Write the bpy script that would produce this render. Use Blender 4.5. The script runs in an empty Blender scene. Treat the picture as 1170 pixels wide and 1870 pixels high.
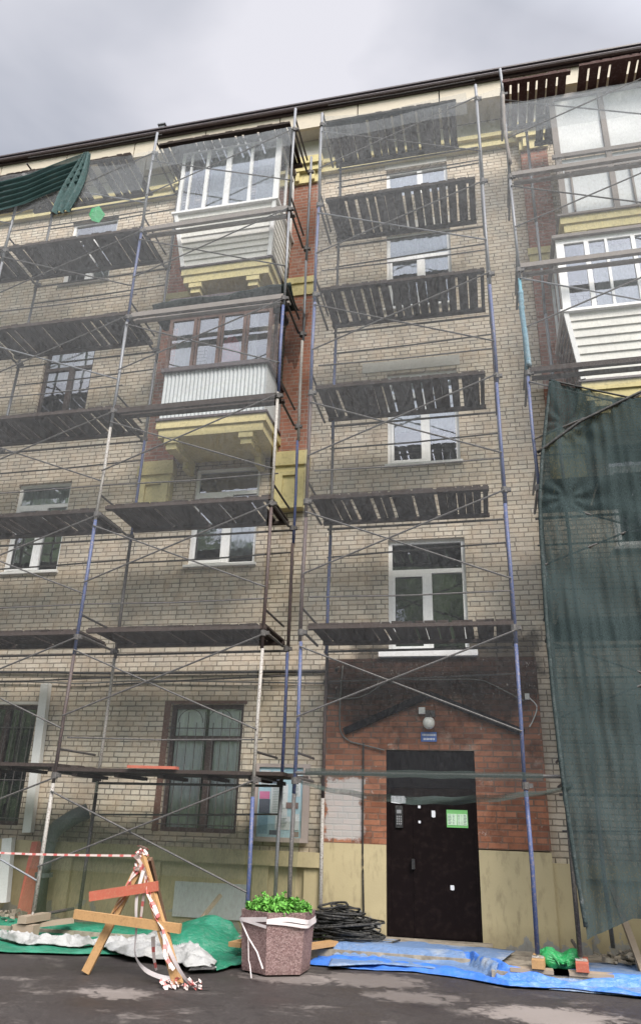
import bpy, math, random
from mathutils import Vector, Matrix, noise
rnd = random.Random(7)
scene = bpy.context.scene
col = scene.collection
# ------------------------------------------------------------------ camera
F, CX, CY = 1346.0, 585.0, 935.0
RW = Matrix(((0.9760019, -0.05507571, -0.21068212),
             (0.21557161, 0.38124324, 0.8989897),
             (0.03080864, -0.92283274, 0.38396688)))      # world <- (right, down, forward)
CAM = Vector((0.0, -11.0, 1.6))
cd = bpy.data.cameras.new('camera'); cam = bpy.data.objects.new('camera', cd); col.objects.link(cam)
m = Matrix((( RW[0][0], -RW[0][1], -RW[0][2], CAM.x),
            ( RW[1][0], -RW[1][1], -RW[1][2], CAM.y),
            ( RW[2][0], -RW[2][1], -RW[2][2], CAM.z), (0, 0, 0, 1)))
cam.matrix_world = m
cd.sensor_fit = 'VERTICAL'; cd.sensor_height = 36.0; cd.lens = F / 1870 * 36.0
cd.clip_start = 0.1; cd.clip_end = 500
scene.camera = cam
# ------------------------------------------------------------------ world, sun, exposure
SUN_EL, SUN_ROT = math.radians(45), math.radians(142)
w = bpy.data.worlds.new('World'); scene.world = w; w.use_nodes = True
nt = w.node_tree; nt.nodes.clear(); N = nt.nodes.new; L = nt.links.new
out = N('ShaderNodeOutputWorld')
sky = N('ShaderNodeTexSky'); sky.sky_type = 'NISHITA'; sky.sun_disc = False
sky.sun_elevation = SUN_EL; sky.sun_rotation = SUN_ROT
bg1 = N('ShaderNodeBackground'); bg1.inputs[1].default_value = 0.10; L(sky.outputs[0], bg1.inputs[0])
tc = N('ShaderNodeTexCoord'); mp = N('ShaderNodeMapping'); mp.inputs['Scale'].default_value = (1, 1, 1.9)
L(tc.outputs['Generated'], mp.inputs[0])
n1 = N('ShaderNodeTexNoise'); n1.inputs['Scale'].default_value = 2.1; n1.inputs['Detail'].default_value = 5; n1.inputs['Roughness'].default_value = .45
n1.inputs['Distortion'].default_value = .35
L(mp.outputs[0], n1.inputs[0])
cr = N('ShaderNodeValToRGB'); cr.color_ramp.elements[0].position = .36; cr.color_ramp.elements[1].position = .66
cr.color_ramp.elements[0].color = (.33, .35, .40, 1); cr.color_ramp.elements[1].color = (.68, .67, .71, 1)
L(n1.outputs[0], cr.inputs[0])
# clouds are brighter on the side where the sun stands behind them
sd = Vector((math.sin(SUN_ROT), math.cos(SUN_ROT), math.tan(SUN_EL))).normalized()
dp = N('ShaderNodeVectorMath'); dp.operation = 'DOT_PRODUCT'; dp.inputs[1].default_value = sd; L(tc.outputs['Generated'], dp.inputs[0])
mr = N('ShaderNodeMapRange'); mr.inputs[1].default_value = .30; mr.inputs[2].default_value = 1.0
mr.inputs[3].default_value = .41; mr.inputs[4].default_value = 2.6; mr.clamp = True
L(dp.outputs['Value'], mr.inputs[0])
# the courtyard's belt of trees low on the horizon, on the side facing the house
sp = N('ShaderNodeSeparateXYZ'); L(tc.outputs['Generated'], sp.inputs[0])
n2 = N('ShaderNodeTexNoise'); n2.inputs['Scale'].default_value = 7; n2.inputs['Detail'].default_value = 8; n2.inputs['Roughness'].default_value = .7
L(tc.outputs['Generated'], n2.inputs[0])
hm = N('ShaderNodeMath'); hm.operation = 'MULTIPLY_ADD'; hm.inputs[1].default_value = .9; hm.inputs[2].default_value = -.10
L(n2.outputs[0], hm.inputs[0])
gt = N('ShaderNodeMath'); gt.operation = 'LESS_THAN'; L(sp.outputs['Z'], gt.inputs[0]); L(hm.outputs[0], gt.inputs[1])
yb = N('ShaderNodeMath'); yb.operation = 'LESS_THAN'; yb.inputs[1].default_value = 0.1; L(sp.outputs['Y'], yb.inputs[0])
tm = N('ShaderNodeMath'); tm.operation = 'MULTIPLY'; L(gt.outputs[0], tm.inputs[0]); L(yb.outputs[0], tm.inputs[1])
n3 = N('ShaderNodeTexNoise'); n3.inputs['Scale'].default_value = 30; n3.inputs['Detail'].default_value = 6; L(tc.outputs['Generated'], n3.inputs[0])
tr = N('ShaderNodeValToRGB'); tr.color_ramp.elements[0].position = .35; tr.color_ramp.elements[1].position = .7
tr.color_ramp.elements[0].color = (.012, .02, .012, 1); tr.color_ramp.elements[1].color = (.12, .17, .08, 1); L(n3.outputs[0], tr.inputs[0])
bg2 = N('ShaderNodeBackground'); L(cr.outputs[0], bg2.inputs[0]); L(mr.outputs[0], bg2.inputs[1])
mix1 = N('ShaderNodeMixShader'); mix1.inputs[0].default_value = .93; L(bg1.outputs[0], mix1.inputs[1]); L(bg2.outputs[0], mix1.inputs[2])
bg3 = N('ShaderNodeBackground'); L(tr.outputs[0], bg3.inputs[0])
mix2 = N('ShaderNodeMixShader'); L(tm.outputs[0], mix2.inputs[0]); L(mix1.outputs[0], mix2.inputs[1]); L(bg3.outputs[0], mix2.inputs[2])
L(mix2.outputs[0], out.inputs[0])
sl = bpy.data.lights.new('sun', 'SUN'); sl.energy = 1.5; sl.angle = math.radians(25); sl.color = (1.0, .93, .82)
so = bpy.data.objects.new('sun', sl); col.objects.link(so)
so.rotation_euler = (-sd).to_track_quat('-Z', 'Y').to_euler()
vs = scene.view_settings; vs.view_transform = 'Standard'; vs.look = 'None'; vs.exposure = 1.62; vs.gamma = 1.0
scene.render.engine = 'CYCLES'
scene.cycles.transparent_max_bounces = 24
scene.cycles.max_bounces = 8

# ------------------------------------------------------------------ materials
def newmat(name):
    mt = bpy.data.materials.new(name); mt.use_nodes = True
    t = mt.node_tree; t.nodes.clear()
    o = t.nodes.new('ShaderNodeOutputMaterial')
    return mt, t, t.nodes.new, t.links.new, o
def ramp(t, fac, stops):
    r = t.nodes.new('ShaderNodeValToRGB')
    e = r.color_ramp.elements
    while len(e) < len(stops): e.new(.5)
    for i, (p, c) in enumerate(stops):
        e[i].position = p; e[i].color = (*c, 1) if len(c) == 3 else c
    t.links.new(fac, r.inputs[0]); return r.outputs[0]
def noise_n(t, vec, scale, detail=4, rough=.55, dist=0):
    n = t.nodes.new('ShaderNodeTexNoise'); n.inputs['Scale'].default_value = scale
    n.inputs['Detail'].default_value = detail; n.inputs['Roughness'].default_value = rough; n.inputs['Distortion'].default_value = dist
    t.links.new(vec, n.inputs['Vector']); return n.outputs[0]
def mapping(t, vec, sc=(1, 1, 1), rot=(0, 0, 0), loc=(0, 0, 0)):
    q = t.nodes.new('ShaderNodeMapping'); q.inputs['Scale'].default_value = sc; q.inputs['Rotation'].default_value = rot; q.inputs['Location'].default_value = loc
    t.links.new(vec, q.inputs[0]); return q.outputs[0]
def mixc(t, fac, a, b, mode='MIX'):
    q = t.nodes.new('ShaderNodeMix'); q.data_type = 'RGBA'; q.blend_type = mode
    if isinstance(fac, (int, float)): q.inputs[0].default_value = fac
    else: t.links.new(fac, q.inputs[0])
    for k, v in ((6, a), (7, b)):
        if isinstance(v, tuple): q.inputs[k].default_value = (*v, 1)
        else: t.links.new(v, q.inputs[k])
    return q.outputs[2]
def mth(t, op, a, b=None, c=None, clamp=False):
    q = t.nodes.new('ShaderNodeMath'); q.operation = op; q.use_clamp = clamp
    for k, v in enumerate((a, b, c)):
        if v is None: continue
        if isinstance(v, (int, float)): q.inputs[k].default_value = v
        else: t.links.new(v, q.inputs[k])
    return q.outputs[0]
def pos(t):
    return t.nodes.new('ShaderNodeNewGeometry').outputs['Position']
def principled(t, o, colr, rough=.8, metal=0.0, bump=None, bs=.3, bd=.01, spec=.5):
    p = t.nodes.new('ShaderNodeBsdfPrincipled')
    if isinstance(colr, tuple): p.inputs['Base Color'].default_value = (*colr, 1)
    else: t.links.new(colr, p.inputs['Base Color'])
    if isinstance(rough, (int, float)): p.inputs['Roughness'].default_value = rough
    else: t.links.new(rough, p.inputs['Roughness'])
    p.inputs['Metallic'].default_value = metal
    p.inputs['Specular IOR Level'].default_value = spec
    if bump is not None:
        b = t.nodes.new('ShaderNodeBump'); b.inputs['Strength'].default_value = bs; b.inputs['Distance'].default_value = bd
        t.links.new(bump, b.inputs['Height']); t.links.new(b.outputs[0], p.inputs['Normal'])
    t.links.new(p.outputs[0], o.inputs[0]); return p
def simple(name, c, rough=.7, metal=0, var=.25, scale=6, dirt=(.3, .28, .25), dirtamt=.25, spec=.4, island=0):
    mt, t, n, l, o = newmat(name)
    P = pos(t)
    a = noise_n(t, P, scale, 5, .6)
    b = noise_n(t, P, scale * 6, 3, .6)
    cc = mixc(t, mth(t, 'MULTIPLY', a, var * 1.6), c, tuple(x * .45 for x in c))
    d = ramp(t, b, [(.5, (0, 0, 0)), (.72, (dirtamt,) * 3)])
    cc = mixc(t, d, cc, dirt)
    if island:
        ri = t.nodes.new('ShaderNodeNewGeometry').outputs['Random Per Island']
        cc = mixc(t, ramp(t, ri, [(0, (0, 0, 0)), (1, (island,) * 3)]), cc, tuple(min(1, x * 3.2 + .01) for x in c))
    principled(t, o, cc, rough, metal, b, .15, .004, spec); return mt

def brick_mat(name, c1, c2, mortar, bw=.26, rh=.077, dirt_amt=.35, mask=None, msize=.010):
    mt, t, n, l, o = newmat(name)
    P = pos(t); s = n('ShaderNodeSeparateXYZ'); l(P, s.inputs[0])
    u = mth(t, 'ADD', s.outputs[0], s.outputs[1])
    cb = n('ShaderNodeCombineXYZ'); l(u, cb.inputs[0]); l(s.outputs[2], cb.inputs[1])
    wob = noise_n(t, P, 9, 2)
    wv = n('ShaderNodeVectorMath'); wv.operation = 'SCALE'; l(wob, wv.inputs[0]); wv.inputs['Scale'].default_value = .012
    ad = n('ShaderNodeVectorMath'); ad.operation = 'ADD'; l(cb.outputs[0], ad.inputs[0]); l(wv.outputs[0], ad.inputs[1])
    b = n('ShaderNodeTexBrick'); l(ad.outputs[0], b.inputs['Vector'])
    b.inputs['Scale'].default_value = 1; b.inputs['Brick Width'].default_value = bw; b.inputs['Row Height'].default_value = rh
    b.inputs['Mortar Size'].default_value = msize; b.inputs['Mortar Smooth'].default_value = .25; b.inputs['Bias'].default_value = -.1
    b.inputs['Color1'].default_value = (*c1, 1); b.inputs['Color2'].default_value = (*c2, 1); b.inputs['Mortar'].default_value = (*mortar, 1)
    b.offset = .5; b.squash = .55; b.squash_frequency = 3
    big = noise_n(t, mapping(t, P, (1, 1, .6)), .9, 6, .6, .6)
    fine = noise_n(t, P, 26, 5, .7)
    tint = noise_n(t, P, 4.0, 3)
    c = mixc(t, ramp(t, tint, [(.35, (0, 0, 0)), (.7, (.5, .5, .5))]), b.outputs['Color'], tuple(x * y for x, y in zip(c1, (.95, .80, .68))))
    c = mixc(t, ramp(t, big, [(.42, (0, 0, 0)), (.75, (min(1, dirt_amt * .9),) * 3)]), c, (.35, .33, .30), 'MULTIPLY')
    c = mixc(t, ramp(t, fine, [(.5, (0, 0, 0)), (.8, (.45,) * 3)]), c, (.09, .08, .07))
    streak = noise_n(t, mapping(t, P, (3.2, 1, .32)), 1.0, 6, .65, .3)
    c = mixc(t, ramp(t, streak, [(.56, (0, 0, 0)), (.76, (.6,) * 3)]), c, (.42, .39, .33), 'MULTIPLY')
    pale = noise_n(t, P, 2.3, 6, .7)
    c = mixc(t, ramp(t, pale, [(.58, (0, 0, 0)), (.72, (.3,) * 3)]), c, (.55, .50, .43))
    if mask == 'soot': c = soot(t, s, P, c)
    if mask == 'wall': c = wallstain(t, s, P, c)
    h = mth(t, 'MULTIPLY_ADD', b.outputs['Fac'], -1.0, mth(t, 'MULTIPLY', fine, .5))
    principled(t, o, c, .9, 0, h, .6, .008, .2); return mt
def boxmask(t, s, P, x0, x1, z0, z1, soft=.15, amp=.5, sc=3.0):
    nn = mth(t, 'MULTIPLY_ADD', noise_n(t, P, sc, 5, .65), amp, -.5 * amp)
    dx = mth(t, 'SUBTRACT', mth(t, 'ABSOLUTE', mth(t, 'SUBTRACT', s.outputs[0], (x0 + x1) / 2)), (x1 - x0) / 2)
    dz = mth(t, 'SUBTRACT', mth(t, 'ABSOLUTE', mth(t, 'SUBTRACT', s.outputs[2], (z0 + z1) / 2)), (z1 - z0) / 2)
    d = mth(t, 'ADD', mth(t, 'MAXIMUM', dx, dz), nn)
    return mth(t, 'MULTIPLY_ADD', d, -1 / soft, .5, clamp=True)
def soot(t, s, P, c):
    # soot above the gable line, whitewashed bricks at the lower left
    ax = mth(t, 'ABSOLUTE', mth(t, 'SUBTRACT', s.outputs[0], -.85))
    gl = mth(t, 'MULTIPLY_ADD', ax, -.41, 3.30)
    d = mth(t, 'SUBTRACT', s.outputs[2], gl)
    d = mth(t, 'ADD', d, mth(t, 'MULTIPLY_ADD', noise_n(t, P, 2.6, 5, .65), .7, -.40))
    d = mth(t, 'SUBTRACT', d, mth(t, 'MULTIPLY', mth(t, 'MAXIMUM', mth(t, 'SUBTRACT', ax, 1.05), 0.0), 1.3))
    f = mth(t, 'MULTIPLY', mth(t, 'MULTIPLY_ADD', d, 4, .75, clamp=True), .93)
    c = mixc(t, f, c, (.20, .19, .19), 'MULTIPLY')
    c = mixc(t, mth(t, 'MULTIPLY', f, .35), c, (.03, .027, .024))
    pt_ = ramp(t, noise_n(t, P, 2.2, 6, .7, .6), [(.5, (0, 0, 0)), (.64, (.62,) * 3)])
    c = mixc(t, pt_, c, (.28, .26, .25), 'MULTIPLY')
    wmk = boxmask(t, s, P, -2.33, -1.80, 1.36, 2.12, .04, .34, 6)
    c = mixc(t, mth(t, 'MULTIPLY', wmk, .72), c, (.50, .50, .49))
    wm2 = mth(t, 'MULTIPLY', mth(t, 'MULTIPLY_ADD', noise_n(t, P, 9, 5, .75), 14, -8.9, clamp=True), .65)
    c = mixc(t, wm2, c, (.5, .47, .42))
    return c
def wallstain(t, s, P, c):
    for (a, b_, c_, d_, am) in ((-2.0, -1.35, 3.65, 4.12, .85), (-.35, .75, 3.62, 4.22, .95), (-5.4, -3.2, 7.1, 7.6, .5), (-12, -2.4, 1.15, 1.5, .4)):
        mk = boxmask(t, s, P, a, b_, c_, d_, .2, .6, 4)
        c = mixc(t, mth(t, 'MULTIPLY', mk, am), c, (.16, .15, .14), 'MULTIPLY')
    return c
M = {}
M['brick'] = brick_mat('light_brick', (.63, .57, .47), (.45, .40, .325), (.17, .155, .13), dirt_amt=.5, mask='wall')
M['red'] = brick_mat('red_brick', (.37, .175, .125), (.25, .115, .08), (.33, .28, .24), dirt_amt=.45)
M['portal'] = brick_mat('portal_brick', (.40, .18, .11), (.15, .065, .045), (.17, .13, .105), dirt_amt=.8, mask='soot')
M['yellow'] = simple('yellow_trim_paint', (.62, .54, .28), .85, var=.25, scale=3, dirt=(.2, .17, .09), dirtamt=.4)
M['stucco_white'] = simple('pale_frieze_plaster', (.60, .58, .53), .85, var=.3, scale=2)
def plaster():
    mt, t, n, l, o = newmat('cream_plinth_plaster'); P = pos(t); s = n('ShaderNodeSeparateXYZ'); l(P, s.inputs[0])
    c = mixc(t, ramp(t, noise_n(t, P, 1.3, 6, .6), [(.35, (0, 0, 0)), (.75, (.6,) * 3)]), (.48, .405, .245), (.36, .30, .185))
    # bare grey patches where the paint has come off near the ground
    d = mth(t, 'ADD', mth(t, 'MULTIPLY', s.outputs[2], -1.0), mth(t, 'MULTIPLY_ADD', noise_n(t, P, 3.2, 5, .6), 1.7, -.62))
    k = mth(t, 'MULTIPLY_ADD', d, 25, 0.0, clamp=True)
    c = mixc(t, k, c, (.30, .30, .29))
    c = mixc(t, mth(t, 'MULTIPLY', mth(t, 'MULTIPLY_ADD', s.outputs[2], -2.6, 1.15, clamp=True), mth(t, 'MULTIPLY', noise_n(t, P, 7, 6, .7), 1.1)), c, (.10, .085, .06))
    c = mixc(t, ramp(t, noise_n(t, mapping(t, P, (1, 1, .3)), 9, 6, .7), [(.52, (0, 0, 0)), (.76, (.6,) * 3)]), c, (.14, .11, .07))
    g = mth(t, 'MULTIPLY', mth(t, 'MULTIPLY_ADD', s.outputs[0], -2.2, -5.4, clamp=True), .28)
    c = mixc(t, g, c, (.25, .22, .13))
    principled(t, o, c, .85, 0, noise_n(t, P, 40, 4), .25, .006, .2); return mt
M['plaster'] = plaster()
M['soffit'] = simple('beige_soffit_panel', (.56, .50, .40), .6, var=.15, scale=1.5)
M['gutter'] = simple('dark_brown_metal', (.06, .04, .042), .45, var=.2, spec=.5)
M['white'] = simple('white_plastic_frame', (.82, .82, .81), .4, var=.1, scale=2, dirtamt=.15)
M['siding'] = simple('white_siding', (.66, .65, .60), .5, var=.12, scale=2, dirtamt=.25)
M['corr'] = simple('corrugated_sheet', (.50, .53, .54), .5, var=.25, scale=3, dirtamt=.35)
M['brownframe'] = simple('brown_painted_wood', (.13, .065, .045), .6, var=.4)
M['darkframe'] = simple('dark_old_wood_frame', (.05, .03, .025), .6, var=.4)
M['greywood'] = simple('weathered_grey_wood', (.25, .22, .20), .8, var=.4)
M['deck'] = simple('dark_weathered_planks', (.036, .027, .024), .85, var=.6, scale=5, dirt=(.11, .09, .075), dirtamt=.3, spec=.12, island=.28)
M['deckred'] = simple('dark_red_brown_planks', (.075, .03, .025), .85, var=.5, scale=5, dirtamt=.2)
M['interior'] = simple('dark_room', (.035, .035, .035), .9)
M['curtain'] = simple('white_net_curtain', (.74, .76, .76), .9, var=.35, scale=3, dirtamt=.1)
M['steel_blue'] = simple('worn_blue_paint_on_steel', (.07, .10, .23), .5, var=.5, scale=7, dirt=(.25, .2, .17), dirtamt=.75)
M['steel_teal'] = simple('worn_teal_paint_on_steel', (.10, .30, .38), .5, var=.35, scale=7, dirt=(.3, .3, .3), dirtamt=.6)
M['steel_white'] = simple('peeling_white_paint_on_steel', (.42, .40, .37), .6, var=.4, scale=8, dirt=(.10, .06, .05), dirtamt=1.0)
M['steel_grey'] = simple('galvanised_steel', (.24, .25, .27), .5, .3, var=.3, scale=8, dirt=(.12, .08, .06), dirtamt=.6)
M['steel_brown'] = simple('rusty_dark_steel', (.075, .055, .055), .6, var=.4, scale=8, dirt=(.2, .12, .08), dirtamt=.5)
M['steel_dark'] = simple('dark_steel_brace', (.075, .07, .068), .6, var=.3, scale=8, dirt=(.25, .22, .2), dirtamt=.5)
M['door'] = simple('dark_brown_steel_door', (.0075, .0038, .0042), .5, var=.4, scale=2, dirt=(.03, .02, .018), dirtamt=.35, spec=.12)
M['doorpanel'] = simple('dark_panel_over_door', (.010, .009, .011), .7, spec=.1, dirtamt=0)
M['cable'] = simple('black_cable', (.02, .02, .02), .6)
M['cablegrey'] = simple('grey_cable', (.14, .14, .13), .6)
M['wood'] = simple('fresh_pine_timber', (.46, .27, .12), .7, var=.35, scale=9, dirt=(.2, .11, .05), dirtamt=.5)
M['wooddark'] = simple('dark_stained_timber', (.16, .085, .05), .75, var=.4, scale=9)
M['woodgrey'] = simple('old_grey_timber', (.34, .27, .2), .8, var=.4, scale=7)
M['redpaint'] = simple('faded_red_paint_on_timber', (.46, .12, .075), .65, var=.35, scale=8, dirt=(.4, .22, .14), dirtamt=.5)
M['duct'] = simple('white_duct', (.66, .66, .64), .45, var=.1, dirtamt=.2)
M['pipe'] = simple('grey_green_pipe', (.12, .15, .15), .6, var=.4)
M['leaf'] = simple('bright_green_leaf', (.07, .20, .03), .6, var=.6, scale=14, dirt=(.2, .4, .06), dirtamt=.4, island=.55)
M['soil'] = simple('soil', (.05, .035, .025), .95)
M['pink'] = simple('red_pink_cloth', (.80, .13, .17), .8)
M['lamp'] = simple('milky_lamp_glass', (.7, .7, .65), .3, var=.05)
M['blueplaque'] = simple('blue_enamel', (.06, .14, .42), .35, var=.1)
M['paper'] = simple('white_paper', (.75, .76, .8), .8, var=.08)
M['greenpaper'] = simple('green_paper', (.18, .5, .16), .8, var=.1)
M['palegreen'] = simple('pale_green_paper', (.6, .78, .58), .8, var=.1)
M['ink'] = simple('dark_ink', (.12, .2, .18), .8)
M['keypad'] = simple('black_keypad', (.03, .03, .032), .4)
M['key'] = simple('metal_keys', (.4, .4, .42), .4, .5)
M['board_frame'] = simple('pinkish_board_frame', (.42, .35, .32), .6)
M['board_back'] = simple('pale_blue_board', (.38, .55, .62), .7, var=.2, scale=5)
M['p_pink'] = simple('pink_poster', (.6, .2, .35), .8)
M['p_dark'] = simple('dark_poster', (.09, .11, .15), .8, var=.6, scale=25, dirt=(.5, .5, .55), dirtamt=.6)
M['p_blue'] = simple('blue_poster', (.25, .43, .55), .8, var=.6, scale=20, dirt=(.55, .6, .6), dirtamt=.6)
M['p_white'] = simple('white_notice', (.66, .69, .70), .8, var=.3, scale=16, dirt=(.2, .25, .28), dirtamt=.6)
M['p_brown'] = simple('brown_notice', (.22, .16, .15), .8)

def granite():
    mt, t, n, l, o = newmat('pebbled_pink_concrete'); P = pos(t)
    v = n('ShaderNodeTexVoronoi'); v.inputs['Scale'].default_value = 95; l(P, v.inputs['Vector'])
    c = ramp(t, v.outputs['Color'], [(.15, (.11, .065, .065)), (.5, (.19, .115, .11)), (.85, (.30, .21, .20))])
    c = mixc(t, ramp(t, noise_n(t, P, 5, 5), [(.45, (0, 0, 0)), (.8, (.5,) * 3)]), c, (.14, .10, .09))
    principled(t, o, c, .7, 0, v.outputs['Distance'], .3, .004, .4); return mt
M['granite'] = granite()
def asphalt():
    mt, t, n, l, o = newmat('asphalt'); P = pos(t)
    f = noise_n(t, P, 70, 4, .8)
    c = ramp(t, f, [(.3, (.016, .013, .0125)), (.55, (.045, .038, .036)), (.75, (.14, .12, .11))])
    v = n('ShaderNodeTexVoronoi'); v.feature = 'DISTANCE_TO_EDGE'; v.inputs['Scale'].default_value = .9; l(mapping(t, P, (1, 1.4, 1)), v.inputs['Vector'])
    c = mixc(t, ramp(t, mth(t, 'ADD', v.outputs['Distance'], mth(t, 'MULTIPLY_ADD', noise_n(t, P, 5, 4), .2, -.09)), [(.0, (.5,) * 3), (.012, (0, 0, 0))]), c, (.015, .012, .012))
    c = mixc(t, ramp(t, noise_n(t, P, .8, 5, .6), [(.35, (0, 0, 0)), (.7, (.5,) * 3)]), c, (.025, .02, .019))
    # dried cement and lime splashes
    s1 = noise_n(t, mapping(t, P, (1.0, 1.6, 1)), 1.15, 7, .68, .5)
    msk = ramp(t, s1, [(.56, (0, 0, 0)), (.66, (1, 1, 1))])
    s2 = ramp(t, noise_n(t, P, 9, 5, .7), [(.42, (.1,) * 3), (.6, (1, 1, 1))])
    mk = mth(t, 'MULTIPLY', mth(t, 'MULTIPLY', msk, s2), .75)
    c = mixc(t, mk, c, (.20, .175, .16))
    s = n('ShaderNodeSeparateXYZ'); l(P, s.inputs[0])
    for (x, y, r, am) in ((-3.55, -3.55, .38, .62), (.35, -3.0, .62, .78), (-.9, -2.7, .45, .4), (.8, -3.5, .45, .7), (-2.2, -2.25, .5, .45), (-1.4, -2.05, .6, .4)):
        dx = mth(t, 'SUBTRACT', s.outputs[0], x); dy = mth(t, 'MULTIPLY', mth(t, 'SUBTRACT', s.outputs[1], y), 1.7)
        d = mth(t, 'SQRT', mth(t, 'ADD', mth(t, 'MULTIPLY', dx, dx), mth(t, 'MULTIPLY', dy, dy)))
        nn = mth(t, 'MULTIPLY_ADD', noise_n(t, P, 6, 6, .72, .8), 1.7, -.85)
        k = mth(t, 'MULTIPLY_ADD', mth(t, 'SUBTRACT', mth(t, 'ADD', d, mth(t, 'MULTIPLY', nn, .8)), r), -5, .3, clamp=True)
        c = mixc(t, mth(t, 'MULTIPLY', k, am), c, (.27, .235, .215))
    rg = ramp(t, noise_n(t, P, 1.4, 4), [(.35, (.45,) * 3), (.65, (.85,) * 3)])
    principled(t, o, c, rg, 0, f, .5, .006, .4); return mt
M['asphalt'] = asphalt()
def concrete():
    mt, t, n, l, o = newmat('dirty_concrete'); P = pos(t)
    c = ramp(t, noise_n(t, P, 6, 7, .7), [(.3, (.12, .10, .08)), (.6, (.32, .28, .22)), (.8, (.48, .43, .36))])
    principled(t, o, c, .9, 0, noise_n(t, P, 30, 5), .5, .01, .2); return mt
M['concrete'] = concrete()
def cloth(name, c, c2, rough=.45, sheen=.3, scale=3, wr=.8):
    mt, t, n, l, o = newmat(name); P = pos(t)
    a = noise_n(t, P, scale, 5, .6, .4)
    cc = mixc(t, ramp(t, a, [(.5, (0, 0, 0)), (.68, (1, 1, 1))]), c, c2)
    du = ramp(t, noise_n(t, mapping(t, P, (1, 2, 1)), 13, 7, .75, .6), [(.5, (0, 0, 0)), (.72, (.5,) * 3)])
    cc = mixc(t, du, cc, tuple(.25 * x + .17 for x in c))
    b = noise_n(t, mapping(t, P, (1, 2.2, 2)), 11, 5, .6, 1.2)
    principled(t, o, cc, rough, 0, b, wr, .03, .5); return mt
M['blue'] = cloth('blue_tarpaulin', (.045, .17, .58), (.12, .24, .52), .38, wr=.55)
M['green'] = cloth('green_tarpaulin', (.01, .16, .09), (.03, .24, .15), .5)
M['greenbag'] = cloth('green_plastic_bag', (.02, .28, .08), (.04, .38, .15), .3)
M['dirtywhite'] = cloth('dirty_white_sheet', (.34, .34, .335), (.19, .19, .18), .75, scale=4.5, wr=.35)
M['bluedust'] = cloth('dusty_blue_tarpaulin', (.12, .20, .36), (.30, .34, .40), .6)
M['darkcloth'] = cloth('dark_green_canopy_net', (.02, .035, .035), (.04, .06, .06), .8)
M['netcloth'] = cloth('bunched_green_net', (.05, .105, .105), (.025, .06, .06), .8, wr=.9)
M['tealcloth'] = cloth('pale_teal_strip', (.12, .23, .29), (.22, .30, .34), .7)
def tape():
    mt, t, n, l, o = newmat('red_white_barrier_tape')
    uv = n('ShaderNodeAttribute'); uv.attribute_name = 'along'
    k = mth(t, 'GREATER_THAN', mth(t, 'FRACT', mth(t, 'MULTIPLY', uv.outputs['Fac'], 7)), .66)
    c = mixc(t, k, (.60, .50, .47), (.52, .13, .12))
    principled(t, o, c, .45, 0, None, spec=.5); return mt
M['tape'] = tape()
M['tapewhite'] = simple('whitish_tape', (.66, .62, .62), .5, var=.25, scale=15, dirt=(.6, .2, .2), dirtamt=.35)
def glass(name='window_glass', refl=1.6, tint=(.88, .92, .91), minr=.04):
    mt, t, n, l, o = newmat(name); P = pos(t)
    fr = n('ShaderNodeFresnel'); fr.inputs[0].default_value = refl
    f = mth(t, 'ADD', fr.outputs[0], minr, clamp=True)
    tr_ = n('ShaderNodeBsdfTransparent'); tr_.inputs[0].default_value = (*tint, 1)
    g = n('ShaderNodeBsdfGlossy'); g.inputs['Roughness'].default_value = .02; g.inputs[0].default_value = (.95, .97, 1, 1)
    b = n('ShaderNodeBump'); b.inputs['Strength'].default_value = .12; b.inputs['Distance'].default_value = .02
    l(noise_n(t, P, 2.2, 3), b.inputs['Height']); l(b.outputs[0], g.inputs['Normal'])
    mx = n('ShaderNodeMixShader'); l(f, mx.inputs[0]); l(tr_.outputs[0], mx.inputs[1]); l(g.outputs[0], mx.inputs[2])
    l(mx.outputs[0], o.inputs[0]); return mt
M['glass'] = glass()
M['glasshi'] = glass('bright_window_glass', 2.0, (.8, .84, .85), .09)
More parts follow.
